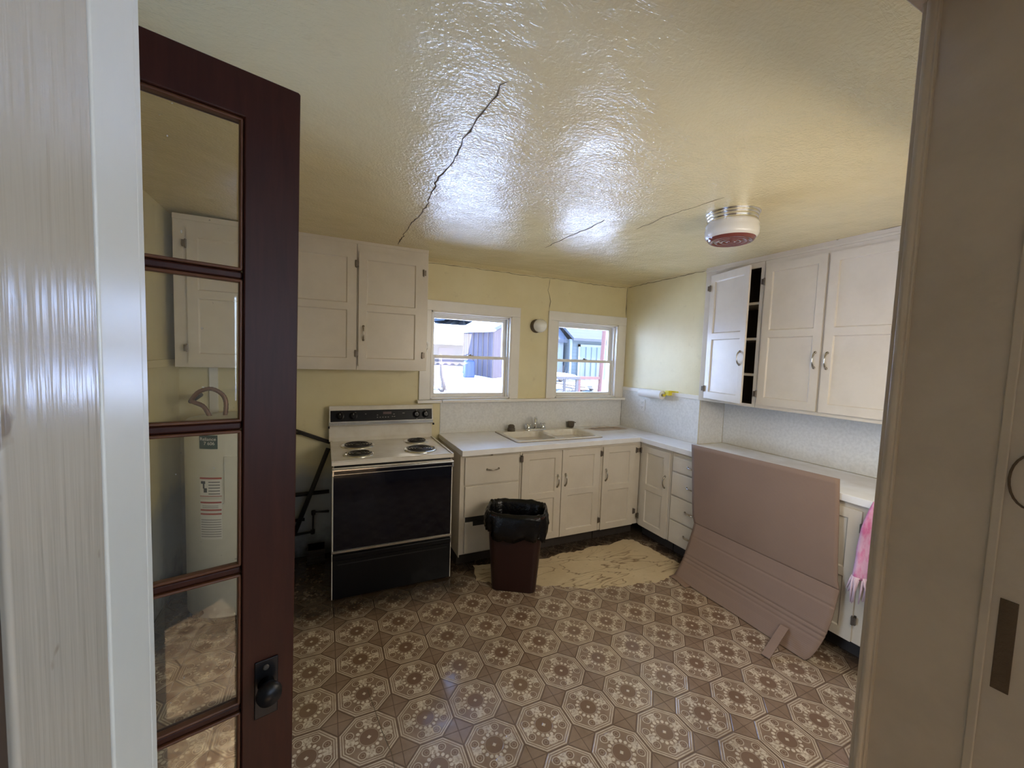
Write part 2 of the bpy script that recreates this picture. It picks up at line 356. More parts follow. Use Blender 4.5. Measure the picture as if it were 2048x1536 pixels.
def add_lathe(bm, prof, center, axis=(0, 0, 1), n=32, rib=0.0, ribn=24):
    ax = Vector(axis).normalized(); q = Vector((0, 0, 1)).rotation_difference(ax).to_matrix(); ctr = Vector(center)
    rings = []
    for (rr, h_) in prof:
        if rr < 1e-6: rings.append([bm.verts.new(ctr + q @ Vector((0, 0, h_)))])
        else: rings.append([bm.verts.new(ctr + q @ Vector((rr*(1+rib*math.cos(ribn*2*PI*k/n))*math.cos(2*PI*k/n), rr*(1+rib*math.cos(ribn*2*PI*k/n))*math.sin(2*PI*k/n), h_))) for k in range(n)])
    for i in range(len(rings)-1):
        a, c_ = rings[i], rings[i+1]
        for k in range(n):
            if len(a) == 1 and len(c_) == 1: continue
            if len(a) == 1: bm.faces.new((a[0], c_[(k+1) % n], c_[k]))
            elif len(c_) == 1: bm.faces.new((a[k], a[(k+1) % n], c_[0]))
            else: bm.faces.new((a[k], a[(k+1) % n], c_[(k+1) % n], c_[k]))
def add_prism(bm, poly, fn, d0, d1):
    a = [bm.verts.new(fn(p[0], p[1], d0)) for p in poly]; c_ = [bm.verts.new(fn(p[0], p[1], d1)) for p in poly]
    bm.faces.new(a); bm.faces.new(c_[::-1])
    for i in range(len(poly)):
        j = (i+1) % len(poly); bm.faces.new((a[j], a[i], c_[i], c_[j]))
def add_grid(bm, fn, nu, nv, thick=None):
    g = [[bm.verts.new(fn(i/nu, j/nv)) for j in range(nv+1)] for i in range(nu+1)]
    for i in range(nu):
        for j in range(nv): bm.faces.new((g[i][j], g[i+1][j], g[i+1][j+1], g[i][j+1]))
    return g
def add_ring(bm, outer, inner, fn, d0, d1):
    """rectangular frame with a hole: 4-corner outlines of equal winding, extruded from d0 to d1"""
    O0 = [bm.verts.new(fn(p[0], p[1], d0)) for p in outer]; O1 = [bm.verts.new(fn(p[0], p[1], d1)) for p in outer]
    I0 = [bm.verts.new(fn(p[0], p[1], d0)) for p in inner]; I1 = [bm.verts.new(fn(p[0], p[1], d1)) for p in inner]
    for k in range(4):
        j = (k+1) % 4
        bm.faces.new((O1[k], O1[j], I1[j], I1[k])); bm.faces.new((O0[j], O0[k], I0[k], I0[j]))
        bm.faces.new((O0[k], O0[j], O1[j], O1[k])); bm.faces.new((I0[j], I0[k], I1[k], I1[j]))
def obj(name, bm, mat, parent=None, local=False, bevel=0.0, smooth=False, solid=0.0, segs=2, sub=0, recalc=True):
    if recalc: bmesh.ops.recalc_face_normals(bm, faces=bm.faces)
    me = bpy.data.meshes.new(name)
    if parent is not None and not local: bm.transform(frame(parent).inverted())
    elif parent is None and not local:
        # put the origin of a single-mesh thing at its base
        xs = [v.co.x for v in bm.verts]; ys = [v.co.y for v in bm.verts]; zs = [v.co.z for v in bm.verts]
        org = Vector(((min(xs)+max(xs))/2, (min(ys)+max(ys))/2, min(zs)))
        bm.transform(Matrix.Translation(-org))
    bm.to_mesh(me); bm.free()
    for mm in (mat if isinstance(mat, (list, tuple)) else [mat]): me.materials.append(mm)
    o = bpy.data.objects.new(name, me); C.objects.link(o)
    if parent is not None: o.parent = parent; WM[o.name] = frame(parent)
    elif not local: o.location = org; WM[o.name] = Matrix.Translation(org)
    if smooth:
        for p in me.polygons: p.use_smooth = True
    if solid:
        s_ = o.modifiers.new('solid', 'SOLIDIFY'); s_.thickness = solid; s_.offset = 0
    if bevel:
        m_ = o.modifiers.new('bevel', 'BEVEL'); m_.width = bevel; m_.segments = segs; m_.limit_method = 'ANGLE'; m_.angle_limit = math.radians(40)
        if not smooth:
            for p in me.polygons: p.use_smooth = True
            try: m_.harden_normals = True
            except Exception: pass
    if sub:
        m_ = o.modifiers.new('sub', 'SUBSURF'); m_.levels = sub; m_.render_levels = sub
    return o
def thing(name, label, cat, loc=(0, 0, 0), rotz=0.0, group=None, tilt=0.0):
    o = bpy.data.objects.new(name, None); C.objects.link(o); o.empty_display_size = 0.1
    mw = Matrix.Translation(Vector(loc)) @ Matrix.Rotation(rotz, 4, 'Z') @ Matrix.Rotation(tilt, 4, 'Y')
    o.location = loc; o.rotation_euler = mw.to_euler(); WM[o.name] = mw
    o['label'] = label; o['category'] = cat
    if group: o['group'] = group
    return o
def tag(o, label, cat, group=None, kind=None):
    o['label'] = label; o['category'] = cat
    if group: o['group'] = group
    if kind: o['kind'] = kind
    return o
def struct(name, bm, mat, parent=None, **k):
    o = obj(name, bm, mat, parent, **k)
    if parent is None: o['kind'] = 'structure'
    return o
def B(): return bmesh.new()
def box(name, dims, mat, parent=None, bevel=0.002, **k):
    bm = B()
    for d in (dims if isinstance(dims[0], (list, tuple)) else [dims]): add_box(bm, *d)
    return obj(name, bm, mat, parent, bevel=bevel, **k)

# ---------------------------------------------------------------- room shell
CZ = 2.395                       # ceiling height
XL, YF = -3.79, -3.145           # left wall, front wall inner faces
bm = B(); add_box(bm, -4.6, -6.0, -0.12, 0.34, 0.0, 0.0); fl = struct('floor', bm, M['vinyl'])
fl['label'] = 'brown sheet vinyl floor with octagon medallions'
# ceiling: gently sagging plaster, coved down to the back wall
bm = B()
def cfn(a, c_):
    x = -3.79 + a*4.09; y = -3.145 + c_*3.145
    z = CZ + 0.010*math.sin(x*2.1+0.6)*math.sin(y*1.7) + (0.035 if x < -3.2 else 0.0)*min(1, (-3.2-x)/0.5)
    d = -y
    if d < 0.10: z -= 0.022*(1-d/0.10)**2
    return (x, y, z)
add_grid(bm, cfn, 60, 50)
add_box(bm, -4.6, -3.3, 2.44, 0.5, 0.3, 2.6); add_box(bm, -4.6, -6.2, 2.44, 0.3, -3.3, 2.6)
struct('ceiling', bm, M['ceiling'], smooth=False, recalc=False)
W1 = (-2.080, -1.334); W2 = (-0.845, -0.105); WZ = (1.218, 1.971)
def wall_y(bm, y0, y1, x0, x1, z0, z1, holes):
    """wall slab along X with rectangular holes (xa, xb, za, zb)"""
    xs = x0
    for xa, xb, za, zb in sorted(holes):
        add_box(bm, xs, y0, z0, xa, y1, z1)
        if za > z0: add_box(bm, xa, y0, z0, xb, y1, za)
        add_box(bm, xa, y0, zb, xb, y1, z1); xs = xb
    add_box(bm, xs, y0, z0, x1, y1, z1)
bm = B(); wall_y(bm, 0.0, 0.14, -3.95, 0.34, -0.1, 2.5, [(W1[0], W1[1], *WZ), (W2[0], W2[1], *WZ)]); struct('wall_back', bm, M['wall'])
bm = B()
NY0, NY1 = -0.998, -2.42         # niche that holds the wall cabinets
add_box(bm, 0.0, NY0, -0.1, 0.34, 0.0, 2.5)
add_box(bm, 0.30, NY1, -0.1, 0.44, NY0, 2.5)
add_box(bm, 0.0, -3.26, -0.1, 0.34, NY1, 2.5)
struct('wall_right', bm, M['wall'])
bm = B()
add_box(bm, XL-0.16, -1.97, -0.1, XL, 0.0, 2.5); add_box(bm, XL-0.16, -2.83, 2.06, XL, -1.97, 2.5); add_box(bm, XL-0.16, -3.26, -0.1, XL, -2.83, 2.5)
struct('wall_left', bm, M['wall'])
JL, JR = -2.984, -2.196          # doorway the camera looks through
HZ = 2.078
bm = B(); wall_y(bm, -3.258, YF, XL-0.6, 0.3, -0.1, 2.5, [(JL-0.02, JR+0.02, -0.1, HZ+0.02), (-1.8, -0.6, 0.95, 2.05)]); struct('wall_front', bm, M['hallwall'])  # the hole right of the doorway is for the added fill window
# doorway lining, stops and kitchen-side casing
bm = B()
add_box(bm, JL-0.02, -3.256, 0, JL, -3.198, HZ)
struct('trim_1', bm, M['jamb'], bevel=0.0015)
bm = B(); add_box(bm, JL-0.02, -3.1975, 0, JL+0.0005, -3.1555, HZ)
struct('trim_2', bm, M['trim_hall'], bevel=0.0012)
bm = B(); add_box(bm, JL-0.09, -3.1535, 0, JL-0.0005, YF-0.0, HZ+0.09); add_box(bm, JL-0.02, -3.156, 0, JL-0.006, -3.152, HZ)
struct('trim_3', bm, M['trim_hall'], bevel=0.0015)
bm = B(); add_box(bm, JL-0.11, -3.275, 0, JL-0.0005, -3.2575, HZ+0.1)
struct('trim_11', bm, simple('dark_brown_casing', (0.05, 0.032, 0.02), 0.5), bevel=0.002)
bm = B()
add_box(bm, JR, -3.30, 0, JR+0.02, YF+0.000, HZ)
add_box(bm, JR-0.006, YF-0.010, 0, JR+0.10, YF+0.008, HZ+0.09)
add_tube(bm, [(JR-0.004, YF-0.002, 0), (JR-0.004, YF-0.002, HZ)], 0.006, 8)
add_box(bm, JR-0.003, -3.252, 0, JR, -3.2435, HZ)
struct('trim_4', bm, M['jamb_brightened'], bevel=0.0015)
bm = B(); add_box(bm, JL-0.02, -3.27, HZ, JR+0.02, YF, HZ+0.02); add_box(bm, JL-0.09, YF-0.001, HZ, JR+0.1, YF+0.015, HZ+0.09)
struct('trim_5', bm, M['jamb'], bevel=0.0015)
# old strike mortise and screw holes on the right jamb
sm = box('strike_mortise', [(JR-0.0010, -3.272, 1.245, JR+0.001, -3.258, 1.352)], M['dirt'], bevel=0.0005)
tag(sm, 'shallow scarred recess of an old latch plate on the right doorway jamb', 'latch recess')
bm = B(); add_tube(bm, [(JR-0.0008, -3.270+0.016*math.cos(k*PI/12), 1.490+0.030*math.sin(k*PI/12)) for k in range(24)], 0.0012, 6, closed=True)
tag(obj('paint_ring', bm, M['dirt']), 'dark oval ring scar above the old latch recess on the right jamb', 'scar')
# hall behind the camera, lit by its window with a blind plus an unseen side opening added for light
bm = B()
add_box(bm, -4.55, -6.0, -0.1, -4.39, -3.258, 2.5); add_box(bm, -0.45, -6.0, -0.1, -0.3, -5.2, 2.5); add_box(bm, -0.45, -4.0, -0.1, -0.3, -3.258, 2.5); add_box(bm, -0.45, -5.2, -0.1, -0.3, -4.0, 1.2); add_box(bm, -0.45, -5.2, 2.1, -0.3, -4.0, 2.5)
struct('wall_hall_sides', bm, M['hallwall'])
bm = B(); wall_y(bm, -6.0, -5.86, -4.55, -0.3, -0.1, 2.5, [(-1.69, -1.05, 1.12, 2.05)]); struct('wall_hall_back', bm, M['hallwall'])
t = thing('window_blind', 'white slatted blind on the hall window behind the viewer', 'blind', (-1.37, -5.84, 1.1))
for k in range(22):
    bm = B(); add_box(bm, -1.68, -5.852, 1.165+k*0.040, -1.06, -5.826, 1.1668+k*0.040, Matrix.Identity(4)); obj('slat', bm, M['blind'], t)
box('bottom_rail', (-1.68, -5.855, 1.125, -1.06, -5.823, 1.150), M['blind'], t)
# frame and curtain of the made-up window round the added fill light (behind the picture plane, right of the doorway)
bm = B()
for a in ((-1.89, -3.145, 0.90, -1.80, -3.127, 2.14), (-0.60, -3.145, 0.90, -0.51, -3.127, 2.14), (-1.80, -3.145, 2.05, -0.60, -3.127, 2.14), (-1.92, -3.145, 0.90, -0.48, -3.09, 0.95), (-1.80, -3.19, 1.48, -0.60, -3.16, 1.52)): add_box(bm, *a)
struct('window_3', bm, M['trim'], bevel=0.003)
bm = B(); add_grid(bm, lambda a, c_: (-1.8+1.2*a, -3.232+0.008*math.sin(a*60), 0.95+1.1*c_), 120, 2)
tag(obj('added_curtain', bm, M['blind'], smooth=True), 'pale unseen curtain added behind the front fill light right of the doorway', 'curtain')
# side door casing on the left wall
bm = B()
add_box(bm, XL, -1.97, 0, XL+0.018, -1.88, 2.15); add_box(bm, XL, -2.92, 0, XL+0.018, -2.83, 2.15); add_box(bm, XL, -2.83, 2.06, XL+0.018, -1.97, 2.15)
struct('trim_6', bm, M['trim'], bevel=0.002)
bm = B(); add_box(bm, -5.1, -3.26, -0.1, -5.0, -2.70, 2.5); add_box(bm, -5.1, -1.60, -0.1, -5.0, -1.0, 2.5); add_box(bm, -5.1, -2.70, -0.1, -5.0, -1.60, 0.45); add_box(bm, -5.1, -2.70, 1.65, -5.0, -1.60, 2.5)
add_box(bm, -5.0, -3.26, -0.1, XL-0.16, -3.16, 2.5); add_box(bm, -5.0, -1.1, -0.1, XL-0.16, -1.0, 2.5); add_box(bm, -5.1, -3.26, -0.1, -4.6, -1.0, 0.0); add_box(bm, -5.1, -3.26, 2.44, -4.6, -1.0, 2.6)
struct('wall_side_room', bm, simple('side_room_paint', (0.72, 0.62, 0.46), 0.8))  # unseen side room; its window opening is added to let fill light in
# chair rail on the left wall and strip on the back wall by the heater
bm = B(); add_box(bm, XL, -1.88, 1.47, XL+0.014, 0.0, 1.515); struct('trim_7', bm, M['wall'], bevel=0.003)
bm = B(); add_box(bm, -3.62, -0.018, 0.0, -3.57, 0.0, 1.47); struct('trim_8', bm, M['trim'], bevel=0.003)

# windows ---------------------------------------------------------
def window(idx, xa, xb, ca, cb, label):
    t = bpy.data.objects.new('window_%d' % idx, None); C.objects.link(t); t.location = ((xa+xb)/2, 0, 1.2); WM[t.name] = Matrix.Translation(t.location)
    t['kind'] = 'structure'; t['label'] = label
    za, zb = WZ
    # casing boards
    bm = B()
    add_box(bm, ca, -0.020, zb, cb, 0.0, 2.058)
    add_box(bm, ca, -0.019, 1.215, xa, 0.0, zb); add_box(bm, xb, -0.019, 1.215, cb, 0.0, zb)
    obj('casing', bm, M['trim'], t, bevel=0.003)
    # lining with stops
    bm = B(); e = 0.014
    add_box(bm, xa, -0.018, za, xa+e, 0.15, zb); add_box(bm, xb-e, -0.018, za, xb, 0.15, zb)
    add_box(bm, xa, -0.018, zb-e, xb, 0.15, zb); add_box(bm, xa, -0.018, za, xb, 0.17, za+e)
    add_box(bm, xa, 0.020, za, xa+0.026, 0.032, zb); add_box(bm, xb-0.026, 0.020, za, xb, 0.032, zb); add_box(bm, xa, 0.020, zb-0.026, xb, 0.032, zb)
    obj('window_frame', bm, M['trim'], t, bevel=0.002)
    # two sashes
    ia, ib = xa+e, xb-e
    def sash(nm, y0, y1, z0, z1, sw, bot, top):
        bm = B()
        add_box(bm, ia, y0, z0, ia+sw, y1, z1); add_box(bm, ib-sw, y0, z0, ib, y1, z1)
        add_box(bm, ia+sw, y0, z0, ib-sw, y1, z0+bot); add_box(bm, ia+sw, y0, z1-top, ib-sw, y1, z1)
        s_ = obj(nm, bm, M['trim'], t, bevel=0.002)
        bm = B(); add_box(bm, ia+sw, (y0+y1)/2-0.0015, z0+bot, ib-sw, (y0+y1)/2+0.0015, z1-top)
        obj('pane', bm, M['glass'], s_)
        return s_
    sash('upper_sash', 0.078, 0.108, 1.572, zb-e, 0.034, 0.026, 0.040)
    lo = sash('lower_sash', 0.038, 0.070, za+e, 1.600, 0.034, 0.034, 0.028)
    bm = B(); xm = (xa+xb)/2
    add_box(bm, xm-0.025, 0.030, 1.600, xm+0.025, 0.062, 1.606); add_lathe(bm, [(0, 0), (0.010, 0), (0.010, 0.008), (0, 0.010)], (xm, 0.050, 1.606), n=12)
    obj('sash_lock', bm, M['hinge'], lo)
    return t
window(1, W1[0], W1[1], -2.175, -1.248, 'left double hung window with white casing beside the wall cabinets')
window(2, W2[0], W2[1], -0.945, -0.002, 'right double hung window with white casing in the corner')
# long stool board under both windows
bm = B()
add_box(bm, -2.192, -0.062, 1.190, -1.985, 0.0, 1.214); add_box(bm, -1.982, -0.062, 1.191, -0.001, 0.0, 1.215)
struct('trim_9', bm, M['trim'], bevel=0.004)
# rail along the right wall over the panelling
bm = B(); add_box(bm, -0.016, NY0+0.004, 1.296, 0.0, 0.0, 1.332); struct('trim_10', bm, M['trim'], bevel=0.004)
# splash panels
bx_ = box('backsplash_panel', (-1.985, -0.006, 0.915, -0.006, 0.0, 1.190), M['splash'], bevel=0.001)
tag(bx_, 'greyish white splash panel on the back wall behind the sink', 'backsplash')
bx_ = box('backsplash_panel', (-0.006, NY0+0.001, 0.915, 0.0, -0.007, 1.296), M['splash'], bevel=0.001)
tag(bx_, 'bluish white splash panel on the right wall under the paper towel roll', 'backsplash')
bm = B(); add_box(bm, 0.001, NY0-0.007, 0.916, 0.292, NY0-0.001, 1.296); tag(obj('backsplash_panel', bm, M['splash'], bevel=0.001), 'pale side panel of the recess at its window end under the right cabinets', 'backsplash')
bm = B(); add_box(bm, 0.293, NY1+0.001, 0.916, 0.299, NY0-0.008, 1.296); tag(obj('backsplash_panel', bm, M['splash'], bevel=0.001), 'long pale back panel of the recess under the right cabinets', 'backsplash')

# ---------------------------------------------------------------- cabinets
class Face:
    """maps (u along run, w out from the wall plane, z) to world"""
    def __init__(s, kind, plane): s.k = kind; s.p = plane
    def __call__(s, u, w, z):
        return (u, s.p - w, z) if s.k == 'back' else (s.p - w, u, z)
def fbox(bm, F, u0, u1, w0, w1, z0, z1):
    a = F(u0, w0, z0); c_ = F(u1, w1, z1); add_box(bm, *a, *c_)
def panel_slab(bm, F, u0, u1, z0, z1, w0, w1, cells, dep=0.009, rim=0.005, open_m=None):
    """slab with recessed rectangular panels; cells = [(ua,ub,za,zb)]"""
    us = sorted({u0, u1, *[c_[0] for c_ in cells], *[c_[1] for c_ in cells]}); zs = sorted({z0, z1, *[c_[2] for c_ in cells], *[c_[3] for c_ in cells]})
    T_ = (lambda p: Vector(p)) if open_m is None else (lambda p: open_m @ Vector(p))
    def V_(u, w, z): return bm.verts.new(T_(F(u, w, z)))
    for i in range(len(us)-1):
        for j in range(len(zs)-1):
            a, b_, c_, d = us[i], us[i+1], zs[j], zs[j+1]
            if any(abs(q[0]-a) < 1e-6 and abs(q[1]-b_) < 1e-6 and abs(q[2]-c_) < 1e-6 and abs(q[3]-d) < 1e-6 for q in cells):
                o_ = [(a, c_), (b_, c_), (b_, d), (a, d)]; i_ = [(a+rim, c_+rim), (b_-rim, c_+rim), (b_-rim, d-rim), (a+rim, d-rim)]
                ov = [V_(x, w1, z) for x, z in o_]; iv = [V_(x, w1-dep, z) for x, z in i_]
                for k in range(4): bm.faces.new((ov[k], ov[(k+1) % 4], iv[(k+1) % 4], iv[k]))
                bm.faces.new(iv)
            else: bm.faces.new([V_(a, w1, c_), V_(b_, w1, c_), V_(b_, w1, d), V_(a, w1, d)])
    bm.faces.new([V_(u0, w0, z0), V_(u0, w0, z1), V_(u1, w0, z1), V_(u1, w0, z0)])
    for (p, q) in (((u0, z0), (u1, z0)), ((u1, z0), (u1, z1)), ((u1, z1), (u0, z1)), ((u0, z1), (u0, z0))):
        bm.faces.new([V_(p[0], w0, p[1]), V_(q[0], w0, q[1]), V_(q[0], w1, q[1]), V_(p[0], w1, p[1])])
    bmesh.ops.remove_doubles(bm, verts=bm.verts, dist=1e-5)
def bow_pull(parent, F, u, w, z, vertical=True, L=0.098, open_m=None, name='handle'):
    bm = B(); pts = []; rad = []
    for k in range(13):
        s = k/12*2-1; h_ = 0.024*(1-s*s)**0.8; a = s*L/2
        p = F(u + (0 if vertical else a), w + 0.002 + h_, z + (a if vertical else 0)); pts.append(p); rad.append(0.0065 - 0.0028*(1-abs(s)) )
    if open_m is not None: pts = [open_m @ Vector(p) for p in pts]
    add_tube(bm, pts, rad, 8)
    for s in (-1, 1):
        a = s*L/2
        q = [F(u + (0 if vertical else a), w + d, z + (a if vertical else 0)) for d in (0, 0.006)]
        if open_m is not None: q = [open_m @ Vector(p) for p in q]
        add_tube(bm, q, [0.0095, 0.006], 10)
    return obj(name, bm, M['nickel'], parent, smooth=True)
def hinge(parent, F, u, side, w, z, hgt=0.05, mat=None, open_m=None):
    """small exposed hinge: leaf on the face frame (side=-1: frame to the left) plus leaf on the door and knuckle"""
    bm = B(); 
    fbox(bm, F, u, u - side*-0.020, w, w+0.0145, z-hgt/2+0.006, z+hgt/2-0.006)
    fbox(bm, F, u-0.002, u + side*0.013, 0.0, 0.004, z-hgt/2, z+hgt/2)
    add_tube(bm, [F(u+side*0.003, w+0.006, z-hgt/2), F(u+side*0.003, w+0.006, z+hgt/2)], 0.006, 8)
    return obj('hinge', bm, mat or M['hinge'], parent, bevel=0.001)
DT = 0.012      # door face stands this far proud of the frame
def door(parent, F, u0, u1, z0, z1, hside, hz, handle=None, stile=0.062, split=0.5, swing=0.0, rails=(0.055, 0.055, 0.05)):
    g = 0.002
    om = None
    if swing:
        piv = Vector(F(u0 if hside == 'lo' else u1, 0.0, 0)); om = Matrix.Translation(piv) @ Matrix.Rotation(swing, 4, 'Z') @ Matrix.Translation(-piv)
    zm = z0 + (z1-z0)*split
    cells = [(u0+stile, u1-stile, z0+rails[0], zm-rails[2]/2), (u0+stile, u1-stile, zm+rails[2]/2, z1-rails[1])]
    bm = B(); panel_slab(bm, F, u0, u1, z0, z1, 0.001, DT+0.004, cells, open_m=om)
    d = obj('door', bm, M['cabinet'], parent, bevel=0.0025)
    if handle: bow_pull(d, F, handle[0], DT+0.004, handle[1], True, open_m=om)
    if hz:
        for z in hz:
            uu = u0 if hside == 'lo' else u1; hinge(d, F, uu, -1 if hside == 'lo' else 1, DT+0.004, z)
    return d
def drawer(parent, F, u0, u1, z0, z1, handle=True, out=0.0, name='drawer'):
    bm = B(); fbox(bm, F, u0, u1, 0.001, DT+0.004+out, z0, z1)
    d = obj(name, bm, M['cabinet'], parent, bevel=0.005)
    if handle: bow_pull(d, F, (u0+u1)/2, DT+0.004+out, z0+(z1-z0)*0.52, False, L=0.095)
    return d
def carcass(parent, F, u0, u1, depth, z0, z1, kick=True):
    bm = B(); fbox(bm, F, u0, u1, -depth, 0.0, z0, z1)
    o = obj('carcass', bm, M['cabinet'], parent, bevel=0.002)
    if kick:
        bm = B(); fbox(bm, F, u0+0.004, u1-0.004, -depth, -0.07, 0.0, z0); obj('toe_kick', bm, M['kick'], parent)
    return o
KB = 0.103; CB = 0.872           # carcass bottom / top
FB = Face('back', -0.603); FR = Face('right', -0.258)
# back run
t = thing('base_cabinet', 'white base cabinet of three drawers between stove and sink cabinet', 'cabinet', (-1.74, -0.31, 0))
carcass(t, FB, -1.978, -1.492, 0.595, KB, CB)
box('end_filler', (-1.985, -0.612, 0.09, -1.978, -0.02, CB), M['cabinet'], t)
drawer(t, FB, -1.950, -1.506, 0.637, 0.848)
drawer(t, FB, -1.946, -1.506, 0.392, 0.628, handle=False)
d_ = drawer(t, FB, -1.943, -1.506, 0.118, 0.352, handle=False, out=0.004)
bm = B(); fbox(bm, FB, -1.935, -1.51, -0.01, 0.0025, 0.350, 0.394); obj('open_gap', bm, M['slot'], t)
bm = B(); fbox(bm, FB, -1.88, -1.79, 0.018, 0.024, 0.325, 0.365); obj('drawer_clip', bm, M['rubber'], d_)
bm = B(); fbox(bm, FB, -1.935, -1.507, 0.001, 0.010, 0.854, 0.868); po = obj('pullout_board', bm, M['cabinet'], t, bevel=0.002)
bm = B(); add_lathe(bm, [(0, 0.018), (0.007, 0.016), (0.009, 0.010), (0.006, 0.0)], FB(-1.74, 0.010, 0.861), (0, -1, 0), 12); obj('knob', bm, M['hinge'], po, smooth=True)
t = thing('base_cabinet', 'white double door base cabinet under the sink', 'cabinet', (-1.10, -0.31, 0))
carcass(t, FB, -1.490, -0.705, 0.595, KB, CB)
door(t, FB, -1.476, -1.112, 0.115, 0.846, 'lo', [0.805, 0.20], (-1.148, 0.595), split=0.505)
door(t, FB, -1.106, -0.722, 0.112, 0.850, 'hi', [0.795, 0.205], (-1.072, 0.598), split=0.505)
t = thing('base_cabinet', 'narrow white single door base cabinet left of the inside corner', 'cabinet', (-0.49, -0.31, 0))
carcass(t, FB, -0.704, -0.2585, 0.595, KB, CB)
door(t, FB, -0.688, -0.330, 0.108, 0.850, 'hi', [0.800, 0.235], (-0.655, 0.600), split=0.505)
# right run
t = thing('base_cabinet', 'white single door base cabinet right of the inside corner, hinged at left', 'cabinet', (-0.13, -0.79, 0))
carcass(t, FR, -0.980, -0.604, 0.256, KB, CB)
door(t, FR, -0.962, -0.640, 0.108, 0.846, 'hi', [0.800, 0.190], (-0.925, 0.590), split=0.505)
t = thing('base_cabinet', 'white base cabinet with four drawers half hidden by cardboard', 'cabinet', (-0.13, -1.2, 0))
carcass(t, FR, -1.415, -0.982, 0.256, KB, CB)
for z0, z1 in ((0.712, 0.832), (0.512, 0.702), (0.308, 0.502), (0.112, 0.298)): drawer(t, FR, -1.400, -0.998, z0, z1)
bm = B(); fbox(bm, FR, -1.39, -1.010, 0.001, 0.009, 0.846, 0.860); obj('pullout_board', bm, M['cabinet'], t, bevel=0.002)
t = thing('base_cabinet', 'white double door base cabinet behind the cardboard near the pink cloth', 'cabinet', (-0.13, -1.9, 0))
carcass(t, FR, -2.418, -1.417, 0.256, KB, CB)
door(t, FR, -1.868, -1.432, 0.108, 0.840, 'hi', None, (-1.835, 0.59), split=0.505)
door(t, FR, -2.300, -1.874, 0.108, 0.840, 'lo', [0.750, 0.235], (-1.905, 0.59), split=0.505)

# ---- worktops
def slab_poly(name, poly, z0, z1, mat, bevel=0.004):
    bm = B(); add_prism(bm, poly, lambda x, y, d: (x, y, d), z0, z1); return obj(name, bm, mat, bevel=bevel)
def ring_top(bm, outer, inner, z0, z1):
    # outer rectangle-ish quad and inner rectangle hole, same winding, 4 corners each
    for z, flip in ((z1, False), (z0, True)):
        o_ = [bm.verts.new((*p, z)) for p in outer]; i_ = [bm.verts.new((*p, z)) for p in inner]
        for k in range(4):
            f = (o_[k], o_[(k+1) % 4], i_[(k+1) % 4], i_[k]); bm.faces.new(f if not flip else f[::-1])
    for q in (outer, inner):
        lo = [bm.verts.new((*p, z0)) for p in q]; hi = [bm.verts.new((*p, z1)) for p in q]
        for k in range(4): bm.faces.new((lo[k], lo[(k+1) % 4], hi[(k+1) % 4], hi[k]))
    bmesh.ops.remove_doubles(bm, verts=bm.verts, dist=1e-5)
bm = B()
SX0, SX1, SY0, SY1 = -1.485, -0.630, -0.530, -0.040
ring_top(bm, [(-1.992, -0.672), (-0.262, -0.618), (-0.262, -0.001), (-1.992, -0.001)], [(SX0+0.02, SY0+0.02), (SX1-0.02, SY0+0.02), (SX1-0.02, SY1-0.02), (SX0+0.02, SY1-0.02)], 0.8725, 0.914)
add_box(bm, -0.262, -0.594, 0.8725, -0.001, -0.001, 0.914)
tag(obj('countertop', bm, M['laminate'], bevel=0.003), 'white laminate worktop with brown stains running under the windows around the sink', 'countertop')
bm = B()
add_prism(bm, [(-0.286, -0.618), (-0.286, NY1+0.004), (0.293, NY1+0.004), (0.293, NY0-0.008), (-0.001, NY0-0.008), (-0.001, -0.596), (-0.26, -0.596)], lambda x, y, d: (x, y, d), 0.8725, 0.9145)
tag(obj('countertop', bm, M['laminate'], bevel=0.003), 'worn white laminate worktop along the right wall behind the cardboard', 'countertop')

# ---- sink
t = thing('kitchen_sink', 'cream enamel double bowl drop-in sink with rust stains under the windows', 'sink', ((SX0+SX1)/2, -0.28, 0.914))
bm = B()
def rrect(x0, x1, y0, y1, rr, n=5):
    out = []
    for cx, cy, a0 in ((x1-rr, y1-rr, 0), (x0+rr, y1-rr, PI/2), (x0+rr, y0+rr, PI), (x1-rr, y0+rr, 3*PI/2)):
        for k in range(n+1): a = a0+PI/2*k/n; out.append((cx+rr*math.cos(a), cy+rr*math.sin(a)))
    return out
def loft(bm, loops, cap=True):
    rs = [[bm.verts.new(p) for p in l] for l in loops]; n = len(rs[0])
    for a, c_ in zip(rs, rs[1:]):
        for k in range(n): bm.faces.new((a[k], a[(k+1) % n], c_[(k+1) % n], c_[k]))
    if cap: bm.faces.new(rs[-1])
    return rs
zt = 0.9235
# rim plate with two holes: build as strips
yb0, yb1 = SY0+0.035, SY1-0.085
bowls = [(SX0+0.035, -1.085), (-1.045, SX1-0.035)]
outer = rrect(SX0, SX1, SY0, SY1, 0.03)
lo = [bm.verts.new((x, y, 0.9145)) for x, y in outer]; hi = [bm.verts.new((x, y, zt)) for x, y in rrect(SX0+0.006, SX1-0.006, SY0+0.006, SY1-0.006, 0.026)]
for k in range(len(lo)): bm.faces.new((lo[k], lo[(k+1) % len(lo)], hi[(k+1) % len(lo)], hi[k]))
edges = [bm.edges.get((hi[k], hi[(k+1) % len(hi)])) for k in range(len(hi))]
allv = list(edges)
for (x0, x1) in bowls:
    loops = []
    for ins, z, rr in ((0, zt, 0.05), (0.005, zt-0.006, 0.048), (0.012, zt-0.03, 0.045), (0.022, 0.80, 0.045), (0.05, 0.765, 0.04), (0.12, 0.757, 0.02)):
        loops.append([(x, y, z) for x, y in rrect(x0+ins, x1-ins, yb0+ins, yb1-ins, rr)])
    rs = loft(bm, loops)
    allv += [bm.edges.get((rs[0][k], rs[0][(k+1) % len(rs[0])])) for k in range(len(rs[0]))]
